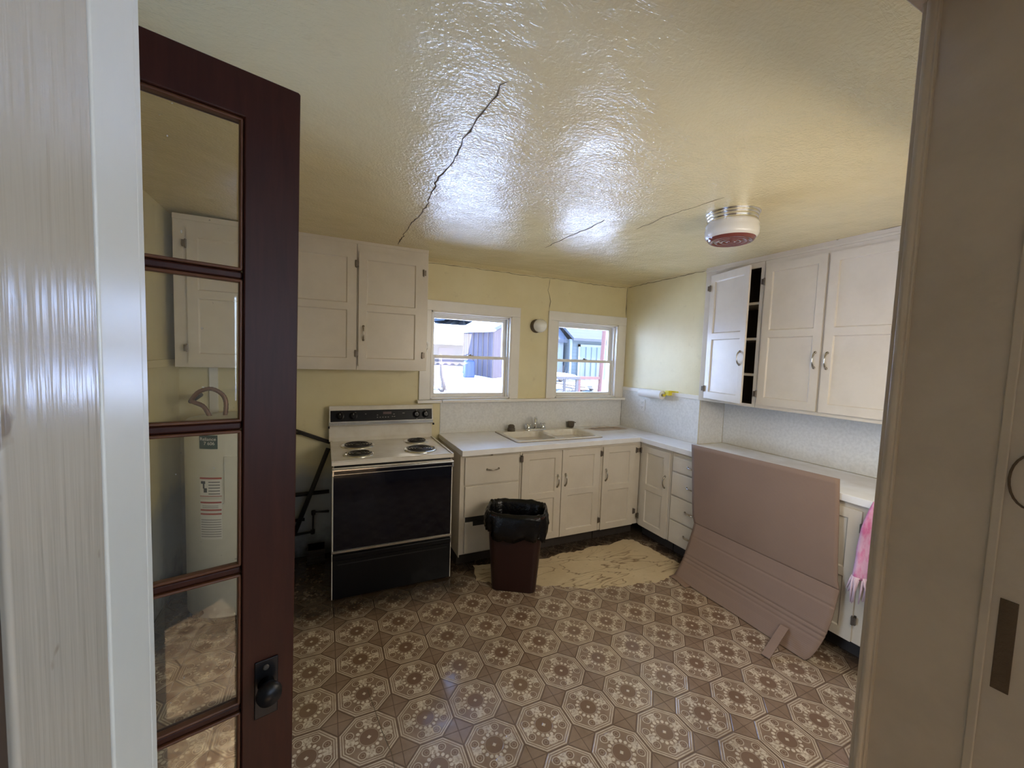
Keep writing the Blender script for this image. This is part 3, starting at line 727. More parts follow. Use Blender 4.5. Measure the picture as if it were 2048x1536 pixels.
bmesh.ops.triangle_fill(bm, use_beauty=True, edges=allv)
obj('basin', bm, M['sink'], t, recalc=True)
for cx in (-1.26, -0.86):
    bm = B(); add_lathe(bm, [(0, 0.0575), (0.028, 0.0575), (0.040, 0.0605), (0.043, 0.0585)], (cx, -0.30, 0.70), n=20); obj('drain', bm, M['nickel'], t, smooth=True)
t = thing('faucet', 'chrome two-handle faucet with arched spout behind the sink', 'faucet', (-1.09, -0.088, zt))
bm = B(); loft(bm, [[(x, y, z) for x, y in rrect(-1.19+i, -0.975-i, -0.118+i, -0.060-i, 0.026)] for i, z in ((0, zt), (0, zt+0.010), (0.008, zt+0.018))]); obj('base_plate', bm, M['chrome'], t, smooth=True)
bm = B()
pts = [(-1.083, -0.088, zt+0.015), (-1.083, -0.088, zt+0.075), (-1.085, -0.092, zt+0.10), (-1.095, -0.105, zt+0.118), (-1.118, -0.135, zt+0.122), (-1.138, -0.17, zt+0.115), (-1.148, -0.195, zt+0.095), (-1.152, -0.205, zt+0.055)]
add_tube(bm, pts, [0.017, 0.014, 0.013, 0.012, 0.011, 0.011, 0.011, 0.013], 14); obj('spout', bm, M['chrome'], t, smooth=True)
for cx in (-1.16, -1.005):
    bm = B(); add_lathe(bm, [(0.020, 0), (0.020, 0.022), (0.014, 0.032), (0.010, 0.038)], (cx, -0.088, zt+0.014), n=16)
    for k in range(4):
        a = k*PI/2+0.6; add_tube(bm, [(cx, -0.088, zt+0.05), (cx+0.028*math.cos(a), -0.088+0.028*math.sin(a), zt+0.056)], [0.009, 0.0075], 8)
    obj('tap_handle', bm, M['chrome'], t, smooth=True)
bm = B(); pr = [(x, y, 0.9150) for x, y in rrect(SX0-0.001, SX1+0.001, SY0-0.001, SY1+0.001, 0.032)]; add_tube(bm, pr, 0.0028, 6, closed=True)
sr = obj('rim_seal', bm, simple('rusty_rim_seal', (0.20, 0.15, 0.10), 0.6, grime=0.5, gs=30), bpy.data.objects['kitchen_sink'], smooth=True)
# scrubber pot and cup
bm = B(); add_lathe(bm, [(0, 0.062), (0.018, 0.060), (0.030, 0.050), (0.030, 0.040), (0.027, 0.036), (0.034, 0.028), (0.036, 0.0), (0, 0)], (-1.335, -0.085, zt), n=20)
tag(obj('scouring_pad', bm, M['sponge'], smooth=True), 'brown lumpy scouring pad standing on the sink rim left of the faucet', 'scouring pad')
t = thing('metal_cup', 'small dark metal cup on the rear corner of the sink', 'cup', (-0.665, -0.050, zt))
bm = B(); add_lathe(bm, [(0, 0), (0.026, 0), (0.034, 0.02), (0.036, 0.056), (0.038, 0.058), (0.034, 0.057), (0.031, 0.022), (0.0, 0.006)], (-0.665, -0.050, zt), n=24); obj('cup_body', bm, M['hinge'], t, smooth=True)
bm = B(); add_tube(bm, [(-0.629, -0.052, zt+0.045), (-0.610, -0.055, zt+0.048)], [0.005, 0.004], 8); obj('cup_handle', bm, M['hinge'], t, smooth=True)

# ---- upper cabinets, left
FU = Face('back', -0.280)
UZ0, UZ1 = 1.470, 2.372
def upper_shell(t, F, u0, u1, depth, z0=UZ0, z1=UZ1):
    bm = B(); fbox(bm, F, u0, u1, -depth, 0.0, z0, z1); obj('carcass', bm, M['cabinet'], t, bevel=0.002)
t = thing('wall_cabinet', 'white single door wall cabinet left of the window above the stove', 'cabinet', (-2.43, -0.14, UZ0))
upper_shell(t, FU, -2.686, -2.176, 0.278)
door(t, FU, -2.676, -2.218, 1.500, 2.318, 'hi', [2.215, 1.590], (-2.643, 1.738), stile=0.055, split=0.515)
hb = bow_pull(t, Face('right', -2.176), -0.20, -0.0, 1.66, True, L=0.10); 
for v in hb.data.vertices: v.co.x = -2*(frame(t).translation.x+2.176)*1 - v.co.x
t = thing('wall_cabinet', 'white double door wall cabinet in the left corner partly behind the glazed door', 'cabinet', (-3.2, -0.14, UZ0))
upper_shell(t, FU, -3.735, -2.688, 0.278)
door(t, FU, -3.172, -2.698, 1.500, 2.322, 'hi', [2.225, 1.590], (-3.140, 1.738), stile=0.055, split=0.515)
door(t, FU, -3.664, -3.178, 1.500, 2.322, 'lo', [2.225, 1.590], (-3.210, 1.738), stile=0.055, split=0.515)
bm = B(); add_box(bm, -3.735, -0.284, UZ1-0.004, -2.176, -0.262, 2.402); tag(obj('cabinet_fascia', bm, M['cabinet'], bevel=0.002), 'thin white filler strip above the left wall cabinets', 'trim')
# ---- upper cabinets, right (set in the recess)
FK = Face('right', -0.014)
RZ0, RZ1 = 1.297, 2.366
t = thing('wall_cabinet', 'white wall cabinet on the right wall with its door ajar over dark shelves', 'cabinet', (0.14, -1.25, RZ0))
bm = B()
fbox(bm, FK, NY0-0.004, NY0-0.020, -0.30, -0.0, RZ0, RZ1); fbox(bm, FK, -1.494, -1.478, -0.30, -0.0, RZ0, RZ1)
fbox(bm, FK, -1.494, NY0-0.004, -0.30, -0.0, RZ0, RZ0+0.018); fbox(bm, FK, -1.494, NY0-0.004, -0.30, 0.0, RZ1-0.02, RZ1); fbox(bm, FK, -1.494, NY0-0.004, -0.305, -0.295, RZ0, RZ1)
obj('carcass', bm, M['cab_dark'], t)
bm = B()
add_ring(bm, [(-1.495, RZ0), (NY0-0.003, RZ0), (NY0-0.003, RZ1), (-1.495, RZ1)], [(-1.470, RZ0+0.022), (-1.070, RZ0+0.022), (-1.070, 2.315), (-1.470, 2.315)], lambda u, z, d: FK(u, d, z), 0.0005, 0.016)
obj('face_frame', bm, M['cabinet'], t, bevel=0.002)
for z in (1.535, 1.800, 2.062):
    bm = B(); fbox(bm, FK, -1.478, NY0-0.02, -0.29, -0.004, z-0.009, z+0.009); obj('shelf', bm, M['cabinet'], t)
FKd = Face('right', -0.030)
door(t, FKd, -1.478, -1.066, 1.322, 2.318, 'hi', [2.215, 1.400], (-1.440, 1.655), stile=0.052, split=0.505, swing=-math.radians(14))
t = thing('wall_cabinet', 'large white double door wall cabinet beside the doorway on the right wall', 'cabinet', (0.14, -1.95, RZ0))
bm = B(); fbox(bm, FK, NY1+0.004, -1.496, -0.30, 0.016, RZ0, RZ1); obj('carcass', bm, M['cabinet'], t, bevel=0.002)
door(t, FKd, -1.906, -1.515, 1.322, 2.322, 'hi', [2.205, 1.400], (-1.878, 1.652), stile=0.050, split=0.51)
door(t, FKd, -2.325, -1.922, 1.322, 2.322, 'lo', None, (-1.948, 1.650), stile=0.050, split=0.51)
bm = B(); add_box(bm, -0.034, NY1, RZ1-0.004, -0.002, NY0-0.004, 2.400); add_box(bm, -0.038, NY1, RZ1-0.012, -0.030, NY0-0.002, RZ1+0.004)
tag(obj('cabinet_fascia', bm, M['cabinet'], bevel=0.002), 'white filler strip with chipped caulk above the right wall cabinets', 'trim')

# ---- paper towel holder and roll
t = thing('towel_holder', 'yellow plastic paper towel holder on the right wall', 'towel holder', (-0.03, -0.5, 1.29))
bm = B(); add_box(bm, -0.058, -0.700, 1.302, 0.0, -0.655, 1.345); add_box(bm, -0.010, -0.76, 1.300, 0.0, -0.640, 1.345); add_tube(bm, [(-0.060, -0.66, 1.300), (-0.060, -0.640, 1.300)], 0.012, 12)
obj('end_bracket', bm, M['yellow'], t, bevel=0.003)
bm = B(); add_box(bm, -0.072, -0.336, 1.285, 0.0, -0.328, 1.330); obj('end_bracket', bm, M['yellow'], t, bevel=0.002)
bm = B(); R0, R1 = 0.040, 0.014
add_lathe(bm, [(R1, 0), (R0, 0), (R0, 0.285), (R1, 0.285), (R1, 0)], (-0.060, -0.345, 1.300), (0, -1, 0), 28)
tag(obj('paper_towel_roll', bm, M['paper'], bevel=0.002), 'nearly finished white paper towel roll hanging in the yellow holder', 'paper towel')
# ---- outlet
t = thing('wall_outlet', 'white double wall outlet on the right splash panel below the paper roll', 'outlet', (-0.01, -0.324, 1.11))
box('cover_plate', (-0.012, -0.359, 1.112, -0.0065, -0.289, 1.228), M['plate'], t)
for z in (1.146, 1.194):
    s_ = box('socket', (-0.0145, -0.341, z-0.016, -0.010, -0.307, z+0.016), M['plate'], t, bevel=0.004)
    bm = B(); add_box(bm, -0.0152, -0.333, z-0.002, -0.0143, -0.3305, z+0.009); add_box(bm, -0.0152, -0.3175, z-0.002, -0.0143, -0.315, z+0.009); add_box(bm, -0.0152, -0.3265, z-0.011, -0.0143, -0.3215, z-0.006); obj('slots', bm, M['slot'], s_)

# ---- wall lamp between the windows
t = thing('wall_lamp', 'round ribbed white glass lamp on the wall between the windows', 'lamp', (-1.075, 0, 1.84))
bm = B(); add_lathe(bm, [(0, 0.0), (0.062, 0.0), (0.064, 0.012), (0.052, 0.016), (0.050, 0.028), (0.056, 0.034), (0.040, 0.040), (0, 0.04)], (-1.075, 0, 1.902), (0, -1, 0), 32); obj('lamp_base', bm, M['hinge'], t, smooth=True)
bm = B(); add_lathe(bm, [(0.040, 0.036), (0.050, 0.045), (0.060, 0.065), (0.062, 0.090), (0.056, 0.115), (0.042, 0.132), (0.020, 0.141), (0, 0.143)], (-1.075, 0, 1.902), (0, -1, 0), 96, 0.018, 24); obj('lamp_shade', bm, M['milk'], t, smooth=True)
# ---- ceiling lamp
lx, ly = -0.962, -1.925
t = thing('ceiling_lamp', 'round drum ceiling lamp with chrome rings and ribbed maroon glass bottom', 'lamp', (lx, ly, 2.24))
bm = B(); add_lathe(bm, [(0, 0), (0.128, 0), (0.130, 0.010), (0.122, 0.014), (0.124, 0.024), (0.118, 0.028), (0.121, 0.040), (0.116, 0.046), (0.119, 0.056), (0.0, 0.056)], (lx, ly, 2.398), (0, 0, -1), 48); obj('lamp_base', bm, M['chrome'], t, smooth=False, bevel=0.002)
bm = B(); add_lathe(bm, [(0.112, 0.050), (0.122, 0.058), (0.127, 0.070), (0.124, 0.078), (0.128, 0.088), (0.128, 0.116), (0.122, 0.128), (0.113, 0.136)], (lx, ly, 2.398), (0, 0, -1), 48); obj('lamp_shade', bm, M['frost'], t, smooth=True)
bm = B()
prof = [(0.115, 0.134)]
for k in range(4):
    r1 = 0.108-k*0.026
    prof += [(r1, 0.146), (r1-0.006, 0.150), (r1-0.014, 0.150), (r1-0.020, 0.143)]
prof += [(0.008, 0.150), (0, 0.152)]
add_lathe(bm, prof, (lx, ly, 2.398), (0, 0, -1), 48); obj('bottom_lens', bm, M['maroon'], t, smooth=True)

# ---------------------------------------------------------------- stove
t = thing('electric_stove', 'white electric coil stove with black oven door and black control panel', 'stove', (-2.46, -0.36, 0))
sx0, sx1 = -2.852, -2.072
box('body', (sx0+0.006, -0.672, 0.03, sx1-0.006, -0.04, 0.884), M['stoveW'], t, bevel=0.004)
bm = B(); add_box(bm, sx0+0.02, -0.66, 0.0, sx1-0.02, -0.06, 0.03); obj('plinth', bm, M['rubber'], t)
# cooktop with raised lip
bm = B(); add_box(bm, sx0-0.004, -0.712, 0.884, sx1+0.004, -0.035, 0.909)
add_box(bm, sx0-0.004, -0.712, 0.909, sx0+0.012, -0.04, 0.916); add_box(bm, sx1-0.012, -0.712, 0.909, sx1+0.004, -0.04, 0.916); add_box(bm, sx0+0.012, -0.712, 0.909, sx1-0.012, -0.696, 0.916)
ct_ = obj('cooktop', bm, M['stoveW'], t, bevel=0.004)
# back guard (profile along x)
prof = [(-0.035, 0.905), (-0.035, 1.178), (-0.070, 1.182), (-0.080, 1.172), (-0.104, 1.058), (-0.104, 1.036), (-0.092, 1.026), (-0.066, 1.022), (-0.066, 0.935), (-0.092, 0.909)]
bm = B(); add_prism(bm, prof, lambda y, z, d: (d, y, z), sx0-0.012, sx1+0.002); bg = obj('backguard', bm, M['stoveW'], t, bevel=0.003)
def on_guard(f, z, off):   # point on the sloping control face
    s = (z-1.058)/(1.172-1.058); y = -0.104 + s*0.024
    return (sx0-0.012 + f*(sx1-sx0+0.014), y-off, z)
bm = B()
q = [on_guard(0.012, 1.064, 0.003), on_guard(0.988, 1.064, 0.003), on_guard(0.988, 1.148, 0.003), on_guard(0.012, 1.148, 0.003)]
q2 = [on_guard(0.012, 1.064, -0.004), on_guard(0.988, 1.064, -0.004), on_guard(0.988, 1.148, -0.004), on_guard(0.012, 1.148, -0.004)]
a = [bm.verts.new(p) for p in q]; c_ = [bm.verts.new(p) for p in q2]; bm.faces.new(a); bm.faces.new(c_[::-1])
for k in range(4): bm.faces.new((a[k], c_[k], c_[(k+1) % 4], a[(k+1) % 4]))
cp = obj('control_panel', bm, M['panel_black'], bg)
nrm = Vector((0, -1, 0.21)).normalized()
for f in (0.095, 0.215, 0.825, 0.920):
    bm = B(); ctr = Vector(on_guard(f, 1.106, 0.004)); add_lathe(bm, [(0.030, 0), (0.030, 0.003), (0.022, 0.005), (0.020, 0.022), (0.017, 0.026), (0, 0.026)], ctr, nrm, 24)
    add_box(bm, -0.004, -0.018, 0.020, 0.004, 0.018, 0.031, Matrix.Translation(ctr) @ Vector((0, 0, 1)).rotation_difference(nrm).to_matrix().to_4x4())
    obj('knob', bm, M['black_enamel'], bg, bevel=0.001)
    bm = B(); add_box(bm, -0.001, 0.006, 0.031, 0.001, 0.018, 0.0318, Matrix.Translation(ctr) @ Vector((0, 0, 1)).rotation_difference(nrm).to_matrix().to_4x4()); obj('knob_mark', bm, M['plate'], bg)
bm = B(); a0 = on_guard(0.50, 1.112, 0.0035); a1 = on_guard(0.575, 1.128, 0.0035)
add_prism(bm, [(0.495, 1.114), (0.575, 1.114), (0.575, 1.131), (0.495, 1.131)], lambda f, z, d: on_guard(f, z, d), 0.0032, 0.0045); obj('clock_display', bm, simple('dim_red_display', (0.05, 0.010, 0.010), 0.3), cp)
for f, z in [(0.44+0.026*k, 1.090) for k in range(5)]+[(0.585, 1.094), (0.605, 1.094), (0.44, 1.108), (0.60, 1.112), (0.33, 1.118), (0.69, 1.118), (0.70, 1.118), (0.83, 1.138), (0.92, 1.138), (0.83, 1.072), (0.92, 1.072), (0.235, 1.132), (0.11, 1.132)]:
    bm = B(); add_prism(bm, [(f-0.006, z-0.0022), (f+0.006, z-0.0022), (f+0.006, z+0.0022), (f-0.006, z+0.0022)], lambda a_, z_, d: on_guard(a_, z_, d), 0.0032, 0.0042); obj('panel_mark', bm, M['label_grey'], cp)
bm = B(); add_box(bm, sx0-0.010, -0.1075, 1.036, sx1+0.001, -0.1035, 1.060); obj('chrome_band', bm, M['chrome'], bg, bevel=0.001)
for x in (sx0-0.015, sx1+0.004):
    bm = B(); add_tube(bm, [(x-0.004, -0.100, 1.022), (x+0.008, -0.100, 1.022)], 0.009, 10); obj('end_cap', bm, M['rubber'], bg)
# burners
def burner(cx, cy, R_):
    bm = B(); add_lathe(bm, [(R_+0.016, 0.909), (R_+0.014, 0.916), (R_+0.006, 0.918), (R_, 0.913), (R_*0.8, 0.904), (R_*0.3, 0.899), (0, 0.899)], (cx, cy, 0.0), n=40); pan = obj('drip_pan', bm, M['chrome'], ct_, smooth=True)
    bm = B(); pts = []; turns = 4 if R_ > 0.09 else 3.2; n = int(turns*26)
    for k in range(n+1):
        a_ = 2*PI*turns*k/n; rr = 0.020+(R_-0.026)*k/n; pts.append((cx+rr*math.cos(a_), cy+rr*math.sin(a_), 0.921))
    pts += [(cx+R_*0.98, cy+0.012, 0.917), (cx+R_*0.98, cy+0.03, 0.905)] if False else []
    add_tube(bm, pts, 0.0048, 8); obj('coil', bm, M['coil'], pan, smooth=True)
burner(-2.672, -0.270, 0.103); burner(-2.685, -0.545, 0.082); burner(-2.236, -0.235, 0.080); burner(-2.262, -0.515, 0.103)
# gas-style vent gap and oven door
box('vent_gap', (sx0+0.012, -0.690, 0.868, sx1-0.012, -0.66, 0.884), M['black_enamel'], t, bevel=0.001)
bm = B(); add_box(bm, sx0, -0.706, 0.322, sx1, -0.672, 0.868); dr = obj('oven_door', bm, M['stoveW'], t, bevel=0.004)
box('door_glass', (sx0+0.008, -0.711, 0.334, sx1-0.008, -0.700, 0.824), M['black_glass'], dr, bevel=0.002)
box('door_band', (sx0+0.008, -0.711, 0.829, sx1-0.008, -0.700, 0.851), M['black_glass'], dr, bevel=0.002)
box('door_handle', [(sx0+0.0, -0.728, 0.852, sx1+0.002, -0.702, 0.864), (sx0, -0.726, 0.820, sx0+0.012, -0.705, 0.864), (sx1-0.010, -0.726, 0.820, sx1+0.002, -0.705, 0.864)], M['chrome'], dr, bevel=0.003)
box('trim_line', (sx0+0.004, -0.713, 0.8245, sx1-0.004, -0.704, 0.8285), M['chrome'], dr, bevel=0.0005)
box('trim_line', (sx0, -0.715, 0.318, sx1, -0.704, 0.332), M['nickel'], dr, bevel=0.001)
bm = B(); add_box(bm, sx0+0.004, -0.706, 0.012, sx1-0.004, -0.668, 0.306)
add_prism(bm, [(-0.706, 0.306), (-0.715, 0.300), (-0.715, 0.272), (-0.706, 0.262)], lambda y, z, d: (d, y, z), sx0+0.004, sx1-0.004)
dd = obj('storage_drawer', bm, M['black_enamel'], t, bevel=0.003)
box('drawer_groove', (sx0+0.03, -0.7095, 0.236, sx1-0.03, -0.705, 0.242), M['rubber'], dd, bevel=0.0005)
for x in (sx0, sx1-0.004):
    bm = B(); add_box(bm, x, -0.704, 0.012, x+0.004, -0.668, 0.312); obj('side_trim', bm, M['stoveW'], t)

# ---------------------------------------------------------------- trash bin and bag
TR = math.radians(-31); TC = (-1.672, -0.945)
t = thing('trash_bin', 'tall brown plastic trash bin in front of the sink cabinet', 'trash bin', (TC[0], TC[1], 0), TR)
bm = B(); H = 0.55
loops = []
for z, hx, hy, rr in ((0.002, 0.140, 0.092, 0.03), (0.0, 0.150, 0.100, 0.04), (0.012, 0.153, 0.103, 0.042), (H-0.03, 0.192, 0.138, 0.065), (H-0.028, 0.200, 0.146, 0.07), (H, 0.204, 0.150, 0.072), (H, 0.194, 0.140, 0.065), (0.02, 0.146, 0.096, 0.04)):
    loops.append([(x, y, z) for x, y in rrect(-hx, hx, -hy, hy, rr)])
loops[0] = [(x, y, 0.002) for x, y in rrect(-0.14, 0.14, -0.092, 0.092, 0.03)]
rs = loft(bm, loops); bm.faces.new(rs[0])
obj('bin_body', bm, M['bin'], t, local=True, smooth=False, bevel=0.004)
# bag: inside lining, fold over the rim, crumpled overhang that hangs lower on the right
rnd = random.Random(3)
bm = B(); N = 96; rings = []
def rr_pt(k, hx, hy, rr=0.07):
    a_ = 2*PI*k/N; ca, sa = math.cos(a_), math.sin(a_); e = 0.52
    return (math.copysign(abs(ca)**e, ca)*hx, math.copysign(abs(sa)**e, sa)*hy, a_)
ph = [rnd.uniform(0, 6.28) for _ in range(12)]
def wob(a_, s): return sum(math.sin(a_*f_+ph[i]+s*3)*am for i, (f_, am) in enumerate(((5, .5), (9, .45), (14, .35), (23, .3), (31, .25))))
for i, (z, hx, hy, cr) in enumerate(((0.06, 0.12, 0.072, 0.004), (0.25, 0.142, 0.088, 0.006), (0.42, 0.160, 0.106, 0.006), (H-0.02, 0.186, 0.132, 0.005), (H+0.010, 0.196, 0.142, 0.002), (H+0.012, 0.206, 0.152, 0.002), (H-0.01, 0.215, 0.161, 0.006), (H-0.04, 0.219, 0.165, 0.009), (H-0.075, 0.215, 0.163, 0.012), (H-0.105, 0.211, 0.160, 0.014))):
    ring = []
    for k in range(N):
        x, y, a_ = rr_pt(k, hx, hy); w_ = wob(a_, i*0.35)*cr
        L = math.hypot(x, y); x += x/L*w_; y += y/L*w_
        zz = z + (wob(a_, 1.7)*0.004 if i >= 4 else 0)
        if i >= 6:
            low = 0.5+0.5*math.cos(a_-(-0.9)); zz -= (i-5)*0.010*low*low*1.6; zz += wob(a_*1.0, 4)*0.0025*(i-5)
            if i == 9: x *= 1.0; zz -= 0.02*max(0, math.sin(a_*3+1))
        ring.append(bm.verts.new((x, y, zz)))
    rings.append(ring)
for a, c_ in zip(rings, rings[1:]):
    for k in range(N): bm.faces.new((a[k], a[(k+1) % N], c_[(k+1) % N], c_[k]))
bm.faces.new(rings[0][::-1])
bm.transform(Matrix.Translation((TC[0], TC[1], 0)) @ Matrix.Rotation(TR, 4, 'Z'))
tag(obj('trash_bag', bm, M['bag'], smooth=True, solid=0.0012), 'black plastic bag folded over the rim of the brown bin', 'trash bag')

# ---------------------------------------------------------------- cardboard
bm = B()
prof = [(-0.307, 0.985), (-0.314, 0.85), (-0.322, 0.70), (-0.331, 0.55), (-0.338, 0.44), (-0.341, 0.395), (-0.356, 0.34), (-0.378, 0.27), (-0.402, 0.20), (-0.428, 0.13), (-0.457, 0.07), (-0.487, 0.024), (-0.503, 0.004)]
def prof_at(s):
    f = s*(len(prof)-1); i = min(int(f), len(prof)-2); g = f-i
    return prof[i][0]*(1-g)+prof[i+1][0]*g, prof[i][1]*(1-g)+prof[i+1][1]*g
def cbf(a, s):
    x, z = prof_at(s)
    yl = -1.203 - 0.10*min(1, s/0.42) + 0.02*max(0, (s-0.45)/0.55)**1.5
    yr = -2.199 - 0.062*min(1, s/0.42) + 0.055*max(0, (s-0.6)/0.4)**1.6
    if z > 0.9: z += 0.018*a - 0.008
    y = yl + (yr-yl)*a
    for zc, amp in ((0.300, 0.0035), (0.165, 0.004), (0.140, 0.004), (0.115, 0.003)): x += amp*math.exp(-((z-zc)/0.005)**2)
    x += -0.007*math.sin(a*PI)*max(0, 1-abs(s-0.2)*3) - 0.006*math.sin(a*9)*max(0, s-0.5)
    if s > 0.93 and a < 0.10: x -= 0.0
    return (min(x, -0.301), y, max(z, 0.003))
add_grid(bm, lambda a, q: cbf(a, q*5/12), 40, 20); add_grid(bm, lambda a, q: cbf(a, 5/12+q*7/12), 40, 110)
t = thing('cardboard_sheet', 'large creased brown cardboard sheet leaning on the right base cabinets', 'cardboard', (-0.5, -1.75, 0))
cb = obj('sheet', bm, M['cardboard'], t, smooth=True, solid=0.006)
bm = B()   # crushed flap at the lower left corner
add_grid(bm, lambda a, c_: (-0.500-0.05*a+0.01*math.sin(c_*5), -1.285-0.16*c_+0.0*a, 0.006+0.010*(1-a)*(0.5+0.5*math.sin(c_*6))), 6, 8); obj('crushed_corner', bm, M['cardboard'], cb, solid=0.005, smooth=True)
bm = B()   # narrow tongue folded out onto the floor
pts = [(-0.452, -2.030, 0.082), (-0.475, -2.050, 0.100), (-0.56, -2.065, 0.068), (-0.64, -2.078, 0.030), (-0.69, -2.085, 0.008)]
for i in range(len(pts)-1):
    p, q_ = Vector(pts[i]), Vector(pts[i+1]); w_ = Vector((0.002, -0.045, 0))
    a = [bm.verts.new(v) for v in (p, q_, q_+w_, p+w_)]; bm.faces.new(a)
bmesh.ops.remove_doubles(bm, verts=bm.verts, dist=1e-4)
obj('flap', bm, M['cardboard'], cb, solid=0.005)
bm = B(); a = [bm.verts.new(v) for v in ((-0.4535, -2.035, 0.082), (-0.4535, -2.078, 0.082), (-0.53, -2.078, 0.012), (-0.515, -2.055, 0.02))]; bm.faces.new(a); obj('flap_side', bm, M['cardboard'], cb, solid=0.004)

# ---------------------------------------------------------------- pink cloth
def cloth(a, s):
    # hangs from the worktop edge, gathered; s from top to bottom
    z = 0.922 - 0.42*s
    wid = 0.10 + 0.05*s; y = -2.340 - 0.012*s - wid*a + 0.02*(1-s)*0
    y0 = -2.360 + 0.045*min(1, s*1.6); y = y0 - wid*a
    x = -0.300 - 0.022*math.sin(a*PI*3.2+0.4) - 0.03*min(1, s*3) - 0.012*math.sin(s*7+a*4)
    return (x, y, z)
t = thing('pink_cloth', 'pink and white fringed cloth hanging from the worktop beside the doorway', 'cloth', (-0.32, -2.4, 0.37))
bm = B(); add_grid(bm, cloth, 24, 20)
add_grid(bm, lambda a, s: (-0.300+0.06*s, cloth(a, 0)[1], 0.922+0.004*math.sin(a*6)), 24, 4)
obj('cloth_body', bm, M['pink'], t, smooth=True, solid=0.006)
bm = B(); rnd = random.Random(5)
for k in range(38):
    a_ = rnd.random(); p = Vector(cloth(a_, 0.97)); L = rnd.uniform(0.06, 0.15); dx, dy = rnd.uniform(-0.012, 0.012), rnd.uniform(-0.02, 0.025)
    add_tube(bm, [p, p+Vector((dx, dy*0.4, -L*0.4)), p+Vector((dx*0.4, dy, -L))], [0.006, 0.0055, 0.003], 6)
fr_ = obj('fringe', bm, M['fringe'], t, smooth=True); fr_['label'] = 'pale twisted fringe'; fr_['kind'] = 'stuff'

# ---------------------------------------------------------------- torn floor patch
poly = [(-1.86, -0.60), (-1.90, -0.80), (-1.80, -0.90), (-1.66, -0.98), (-1.50, -1.03), (-1.36, -1.10), (-1.20, -1.20), (-1.05, -1.22), (-0.94, -1.265), (-0.80, -1.27), (-0.70, -1.31), (-0.56, -1.29), (-0.42, -1.27), (-0.31, -1.20), (-0.325, -1.04), (-0.35, -0.84), (-0.37, -0.70), (-0.46, -0.665), (-0.65, -0.70), (-0.80, -0.67), (-0.94, -0.70), (-1.10, -0.68), (-1.26, -0.71), (-1.44, -0.68), (-1.62, -0.69), (-1.75, -0.62)]
bm = B(); rnd = random.Random(11); out = []
for i in range(len(poly)):
    p, q_ = poly[i], poly[(i+1) % len(poly)]
    for k in range(5): f_ = k/5; out.append((p[0]*(1-f_)+q_[0]*f_+rnd.uniform(-.010, .010), p[1]*(1-f_)+q_[1]*f_+rnd.uniform(-.010, .010)))
add_prism(bm, out, lambda x, y, d: (x, y, d), 0.0002, 0.0022)
tag(obj('bare_floor_patch', bm, M['felt']), 'tan bare floor patch with torn vinyl and brown tide lines before the sink', 'floor patch')
# lifted vinyl seam, bottom of the view
bm = B()
pts = [(-2.708, -1.50), (-2.690, -1.62), (-2.672, -1.75), (-2.650, -1.86), (-2.640, -2.05), (-2.64, -2.4)]
for i in range(len(pts)-1):
    p, q_ = pts[i], pts[i+1]; w_ = 0.0025
    a = [bm.verts.new(v) for v in ((p[0], p[1], 0.0006), (q_[0], q_[1], 0.0006), (q_[0]+w_, q_[1], 0.0014), (p[0]+w_, p[1], 0.0014))]; bm.faces.new(a)
tag(obj('floor_seam', bm, M['crack'], solid=0.0006), 'open seam between two sheets of brown vinyl near the doorway', 'seam')

# ---------------------------------------------------------------- cracks in the plaster
def crack(name, pts, plane, w=0.004, jit=0.012, label='', seed=1):
    rnd = random.Random(seed); P_ = []
    for i in range(len(pts)-1):
        p, q_ = pts[i], pts[i+1]; n = max(2, int(math.dist(p, q_)/0.035))
        for k in range(n): f_ = k/n; P_.append([p[0]*(1-f_)+q_[0]*f_+rnd.uniform(-jit, jit), p[1]*(1-f_)+q_[1]*f_+rnd.uniform(-jit, jit)])
    P_.append(list(pts[-1])); bm = B(); L = []; R_ = []
    for i, p in enumerate(P_):
        a = P_[max(0, i-1)]; c_ = P_[min(len(P_)-1, i+1)]; d = Vector((c_[0]-a[0], c_[1]-a[1])).normalized(); nn = Vector((-d.y, d.x)); ww = w*rnd.uniform(0.35, 1.1)*(0.3 if i in (0, len(P_)-1) else 1)
        L.append(bm.verts.new(plane(p[0]+nn.x*ww/2, p[1]+nn.y*ww/2))); R_.append(bm.verts.new(plane(p[0]-nn.x*ww/2, p[1]-nn.y*ww/2)))
    for i in range(len(P_)-1): bm.faces.new((L[i], L[i+1], R_[i+1], R_[i]))
    return tag(obj(name, bm, M['crack'], solid=0.0008), label, 'crack')
def ceilz(x, y): return cfn((x+3.79)/4.09, (y+3.145)/3.145)[2]
ceil_pl = lambda x, y: (x, y, ceilz(x, y)-0.0012)
back_pl = lambda x, z: (x, -0.0012, z)
crack('plaster_crack', [(-2.425, -2.30), (-2.44, -2.0), (-2.42, -1.75), (-2.445, -1.60), (-2.41, -1.2), (-2.43, -0.8), (-2.41, -0.34)], ceil_pl, 0.007, 0.008, 'long crack in the ceiling running to the left wall cabinets', 2)
crack('plaster_crack', [(-1.448, -0.80), (-1.46, -1.1), (-1.445, -1.35), (-1.462, -1.5)], ceil_pl, 0.006, 0.007, 'reddish ceiling crack in front of the right window', 3)
crack('plaster_crack', [(-1.19, -1.45), (-1.22, -1.75), (-1.19, -2.05)], ceil_pl, 0.0035, 0.008, 'faint ceiling crack between the window side and the ceiling lamp', 4)
crack('plaster_crack', [(-0.944, 2.36), (-0.958, 2.25), (-0.93, 2.15), (-0.94, 2.06)], back_pl, 0.005, 0.004, 'vertical wall crack above the left corner of the right window', 5)
